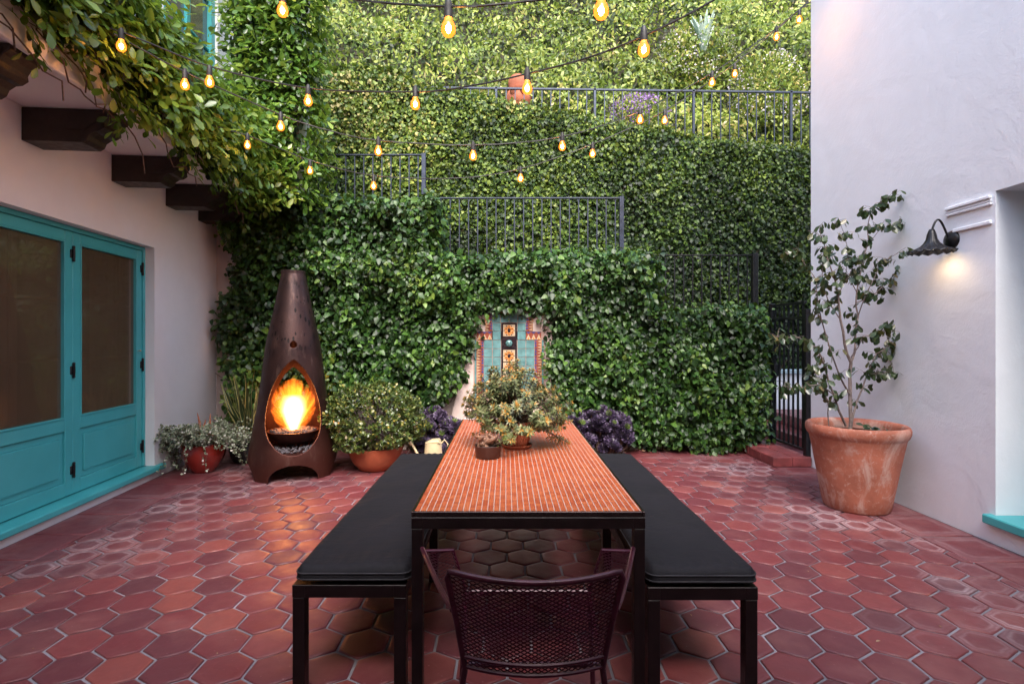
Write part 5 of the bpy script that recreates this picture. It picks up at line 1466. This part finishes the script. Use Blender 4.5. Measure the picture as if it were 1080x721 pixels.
# --- watering can
WX, WY = (457-534)/555*5.6, 5.6
wc = thing('watering_can', 'cream enamel watering can behind the left bench', 'watering can', (WX, WY, .005))
m_ = MB(); m_.lathe([(.0, 0), (.10, 0), (.105, .01), (.10, .14), (.088, .28), (.085, .315), (.078, .315), (.08, .28), (.09, .12), (.09, .02), (0, .012)], 28, (WX, WY, .005)); m_.build('body', M['cream_enamel'], wc, smooth=True)
m_ = MB(); m_.tube([(WX+.08, WY, .30), (WX+.12, WY, .345), (WX+.155, WY, .30), (WX+.15, WY, .18), (WX+.10, WY, .10)], .008, 8); m_.build('handle', M['cream_enamel'], wc, smooth=True)
m_ = MB(); m_.tube([(WX-.09, WY, .08), (WX-.15, WY, .16), (WX-.21, WY, .27), (WX-.23, WY, .30)], [.022, .016, .012, .012], 10); m_.ball((WX-.24, WY, .31), .028, 12, 6, (.6, 1, 1)); m_.build('spout', M['cream_enamel'], wc, smooth=True)
m_ = MB(); m_.prism([(-.078, .318), (-.02, .345), (.06, .352), (.082, .318)], -.075, .075, 'y'); m_.v = [(v[0]+WX, v[1]+WY, v[2]) for v in m_.v]; m_.build('hood', M['cream_enamel'], wc, bevel=.01, recalc=True)

# --- fluted pot with bushy crassula on the table
AX, AY = (545-534)/555*3.28, 3.30
tp_ = thing('potted_succulent', 'wide bushy bronze tipped succulent in a fluted terracotta pot on the table', 'potted plant', (AX, AY, TBZ))
m_ = MB(); m_.lathe([(.0, .001), (.082, .001), (.090, .006), (.098, .020), (.094, .022), (.084, .010), (0, .008)], 36, (AX, AY, TBZ)); m_.build('saucer', M['terracotta'], tp_, smooth=True)
m_ = MB(); nf = 96; prof = [(.058, .012), (.062, .014), (.074, .04), (.092, .09), (.106, .14), (.116, .150), (.118, .166), (.108, .168), (.100, .155)]
vs = []; fs = []
for i, (r_, z_) in enumerate(prof):
    for k in range(nf):
        a = 2*math.pi*k/nf; fl_ = 1+(.11 if i < 5 else .0)*(abs(math.sin(a*12))-.5); vs.append((AX+r_*fl_*math.cos(a), AY+r_*fl_*math.sin(a), TBZ+z_))
for i in range(len(prof)-1):
    for k in range(nf): fs.append((i*nf+k, i*nf+(k+1) % nf, (i+1)*nf+(k+1) % nf, (i+1)*nf+k))
m_._add(vs, fs); m_.build('pot', M['terracotta'], tp_, smooth=True, angle=70)
m_ = MB(); m_.lathe([(0, .150), (.1, .148)], 24, (AX, AY, TBZ)); m_.build('soil', M['soil'], tp_)
ls = LeafSet(); lt = LeafSet(); st_ = MB()
base = np.array([AX, AY, TBZ+.15])
for i in range(250):
    d = norm(RNG.normal(size=3)*np.array([1.1, 1.0, .8])+np.array([0, 0, .6]))
    if d[2] < (-.05 if d[1] < 0 and abs(d[0]) < .75 else -.3): continue
    L = np.array([.345, .34, .36])*(.45+.6*RNG.random()**.6)*(.85+.3*float(fbm(d*2+9, 1.6, 55)))
    e = base+d*L+np.array([0, 0, .02-.06*(1-d[2])*RNG.random()])
    mid = base*.5+e*.5+np.array([0, 0, .03])
    if e[2] < TBZ+.03: e[2] = TBZ+.03
    st_.tube([tuple(base+d*.03), tuple(mid), tuple(e)], [.0045, .003, .0018], 5)
    ax = norm(e-mid+np.array([0, 0, .05]))
    for (k, back, el, ln) in ((6, 0, .9, .024), (7, .006, .4, .034), (7, .018, .1, .038), (6, .038, 0, .038), (6, .062, -.1, .038), (5, .09, -.1, .034)):
        an = np.arange(k)*2*np.pi/k+back*50+RNG.random()
        u1 = norm(np.cross(ax, [.3, 1, .1])); v1 = np.cross(ax, u1); rad = np.cos(an)[:, None]*u1+np.sin(an)[:, None]*v1
        dr = norm(rad*math.cos(el)+ax*math.sin(el)+RNG.normal(size=(k, 3))*.12); nm = norm(-rad*math.sin(el)+ax*math.cos(el)+np.array([0, 0, .001]))
        ls.add(LEAF_NARROW, np.tile(e-ax*back, (k, 1)), nm, dr, ln, 1.3, np.clip(RNG.random(k)*.72+(.42 if back == 0 else (.15 if back < .01 else 0)), 0, 1))
ls.build('foliage', M['bonsai_leaf'], tp_); st_.build('stems', M['bark'], tp_)

# --- small brown pot with knobby caudex
KX, KY = (514.5-534)/555*3.0, 3.02
kb = pot_thing('bonsai_pot', 'small brown pot with a gnarled swollen stem standing left of the fluted pot', 'potted plant', KX, KY, TBZ,
    [(.0, .001), (.066, .001), (.070, .004), (.077, .065), (.080, .070), (.076, .072), (.070, .066)], M['brown_plastic'], .070, .060)
m_ = MB()
def loopt(pts, rr_): m_.tube(pts, rr_, 9)
rs = random.Random(4)
for i in range(7):
    a = i*.9; x0_, y0_ = KX+.035*math.cos(a)-.006, KY+.03*math.sin(a)
    pts = []; 
    for k in range(8):
        t = k/7; pts.append((x0_+.030*math.sin(t*4+i*1.7)*(.3+t), y0_+.02*math.cos(t*5+i), TBZ+.058+.085*t*(1-.15*t)))
    loopt(pts, [.016, .018, .016, .013, .014, .012, .009, .005])
for i in range(8): m_.ball((KX+rs.uniform(-.045, .03), KY+rs.uniform(-.03, .03), TBZ+.075+rs.uniform(0, .035)), rs.uniform(.012, .020), 10, 6)
m_.build('gnarled_stem', M['caudex'], kb, smooth=True)
ls = LeafSet(); st_ = MB()
for i in range(9):
    e = np.array([KX+.05+.012*i+rs.uniform(-.01, .01), KY-.04+rs.uniform(-.03, .03), TBZ+.075+.005*i+rs.uniform(-.015, .02)])
    st_.tube([(KX+.02, KY-.02, TBZ+.07), tuple(e)], .002, 4)
    k = 11; ls.add(LEAF_NARROW, np.tile(e, (k, 1))+RNG.normal(size=(k, 3))*.004, norm(RNG.normal(size=(k, 3))*.4+np.array([0, 0, 1])), norm(RNG.normal(size=(k, 3))+np.array([0, 0, .4])), RNG.uniform(.018, .03, k), 1)
ls.build('foliage', M['small_green'], kb); st_.build('stems', M['bark'], kb)

# ================================================================== STRING LIGHTS
def string_lights(label, pts, bulbs, seed):
    """pts: cord way-points (px, py, depth) ; bulbs: (px, py, depth) of each glass centre"""
    rs = random.Random(seed)
    W = [Vector(P(*p)) for p in pts]
    # Catmull-Rom through the way-points
    C = []
    for i in range(len(W)-1):
        p0, p1, p2, p3 = W[max(i-1, 0)], W[i], W[i+1], W[min(i+2, len(W)-1)]
        for k in range(14):
            t = k/14; C.append(.5*((2*p1)+(p2-p0)*t+(2*p0-5*p1+4*p2-p3)*t*t+(-p0+3*p1-3*p2+p3)*t**3))
    C.append(W[-1])
    t = thing('string_lights', label, 'string lights', tuple(C[len(C)//2]), 'cafe string lights across the patio')
    m_ = MB(); m_.tube(C, .0048, 6)
    # the support wire twists round the cord
    m_.tube([c + Vector((.004*math.sin(i*.9), .004*math.cos(i*.9), .006*math.cos(i*.9))) for i, c in enumerate(C)], .0018, 4)
    m_.build('cord', M['rubber'], t, smooth=True)
    for (a, b_, Yq) in bulbs:
        g_ = Vector(P(a, b_, Yq))
        top_ = g_+Vector((0, 0, .085))
        s = MB(); lean = Vector((rs.uniform(-.004, .004), 0, 0))
        s.lathe([(.0, .062), (.009, .060), (.013, .05), (.0165, .035), (.0175, .0), (.017, -.012), (.0, -.012)], 14, tuple(top_-Vector((0, 0, .045)))); 
        near = min(C, key=lambda c: (c-top_).length); s.tube([top_, near], .004, 5)
        so_ = s.build('socket', M['rubber'], t, smooth=True)
        bl_ = MB(); bl_.lathe([(.014, .028), (.016, .019), (.0225, .007), (.0275, -.010), (.0265, -.026), (.018, -.039), (.0, -.045)], 16, tuple(g_)); bl_.build('bulb', M['bulb_glass'], so_, smooth=True)
        f_ = MB(); f_.ball(tuple(g_+Vector((0, 0, -.012))), .0115, 8, 6, (1, 1, 1.4)); f_.build('filament', M['filament'], so_, smooth=True)
    return t
string_lights('nearest string of bulbs crossing the top edge of the photo',
    [(262,-34,2.9), (298,-16,2.75), (370,-1,2.4), (473,7,2.05), (560,1,1.98), (634,-11,1.95), (760,-60,1.9)], [(298,9,2.75), (473,27,2.05), (634,8,1.95)], 1)
string_lights('string from the balcony vine crossing over the long railing to the upper right',
    [(70,18,3.6), (128,34,3.25), (221,70,3.5), (325,93,3.6), (438,97,3.2), (500,90,3.0), (556,78,2.85), (620,61,2.65), (679,38,2.5), (750,2,2.35), (820,-45,2.2)], [(128,47,3.25), (221,85,3.5), (325,105,3.6), (438,108,3.2), (556,91,2.85), (679,50,2.5)], 2)
string_lights('second string from the far corner of the right house down to the balcony vine',
    [(120,36,3.3), (195,76,3.6), (296,121,4.0), (348,138,4.1), (399,148,4.05), (499,153,4.05), (593,144,4.2), (675,117,4.5), (751,77,5.0), (819,30,5.35), (853,1,5.82)], [(195,88,3.6), (296,132,4.0), (399,158,4.05), (499,163,4.05), (593,153,4.2), (675,125,4.5), (751,86,5.0), (819,38,5.3)], 3)
string_lights('farthest and lowest string, hanging in front of the stair railings',
    [(205,128,4.5), (261,143,4.75), (327,169,5.1), (394,185,5.0), (480,188,4.9), (549,178,4.9), (625,152,5.0), (701,117,5.2), (775,67,5.5), (843,11,5.5), (853,1,5.84)], [(261,152,4.75), (327,179,5.1), (394,195,5.0), (549,187,4.9), (625,161,5.0), (701,126,5.2), (775,77,5.5), (843,20,5.4)], 4)

# ================================================================== LIGHT
world = bpy.data.worlds.new('World'); SC.world = world; world.use_nodes = True
nt = world.node_tree; nt.nodes.clear()
sky = nt.nodes.new('ShaderNodeTexSky'); sky.sky_type = 'NISHITA'; sky.sun_disc = False
EL, AZ = R(50), R(174)
sky.sun_elevation = EL; sky.sun_rotation = AZ; sky.air_density = 1.2; sky.dust_density = 3.0; sky.ozone_density = 1.0
bg = nt.nodes.new('ShaderNodeBackground'); bg.inputs[1].default_value = .15
wo_ = nt.nodes.new('ShaderNodeOutputWorld'); nt.links.new(sky.outputs[0], bg.inputs[0]); nt.links.new(bg.outputs[0], wo_.inputs[0])
sd = bpy.data.lights.new('sun', 'SUN'); sd.energy = 1.2; sd.angle = R(35); sd.color = (1, .96, .93)
so_ = bpy.data.objects.new('sun', sd); COL.objects.link(so_)
# direction towards the sun: azimuth measured like the sky texture (rotation about z from +Y, clockwise)
sdir = Vector((math.sin(AZ)*math.cos(EL), math.cos(AZ)*math.cos(EL), math.sin(EL)))
so_.rotation_euler = sdir.to_track_quat('Z', 'Y').to_euler(); so_.location = (0, -2, 9)

vs_ = SC.view_settings; vs_.view_transform = 'Standard'; vs_.look = 'None'; vs_.gamma = 1; vs_.use_curve_mapping = False
vs_.exposure = 1.98
SC.cycles.max_bounces = 8; SC.cycles.transparent_max_bounces = 12; SC.cycles.use_denoising = True
SC.cycles.sample_clamp_indirect = 6
SC.cycles.volume_step_rate = .3
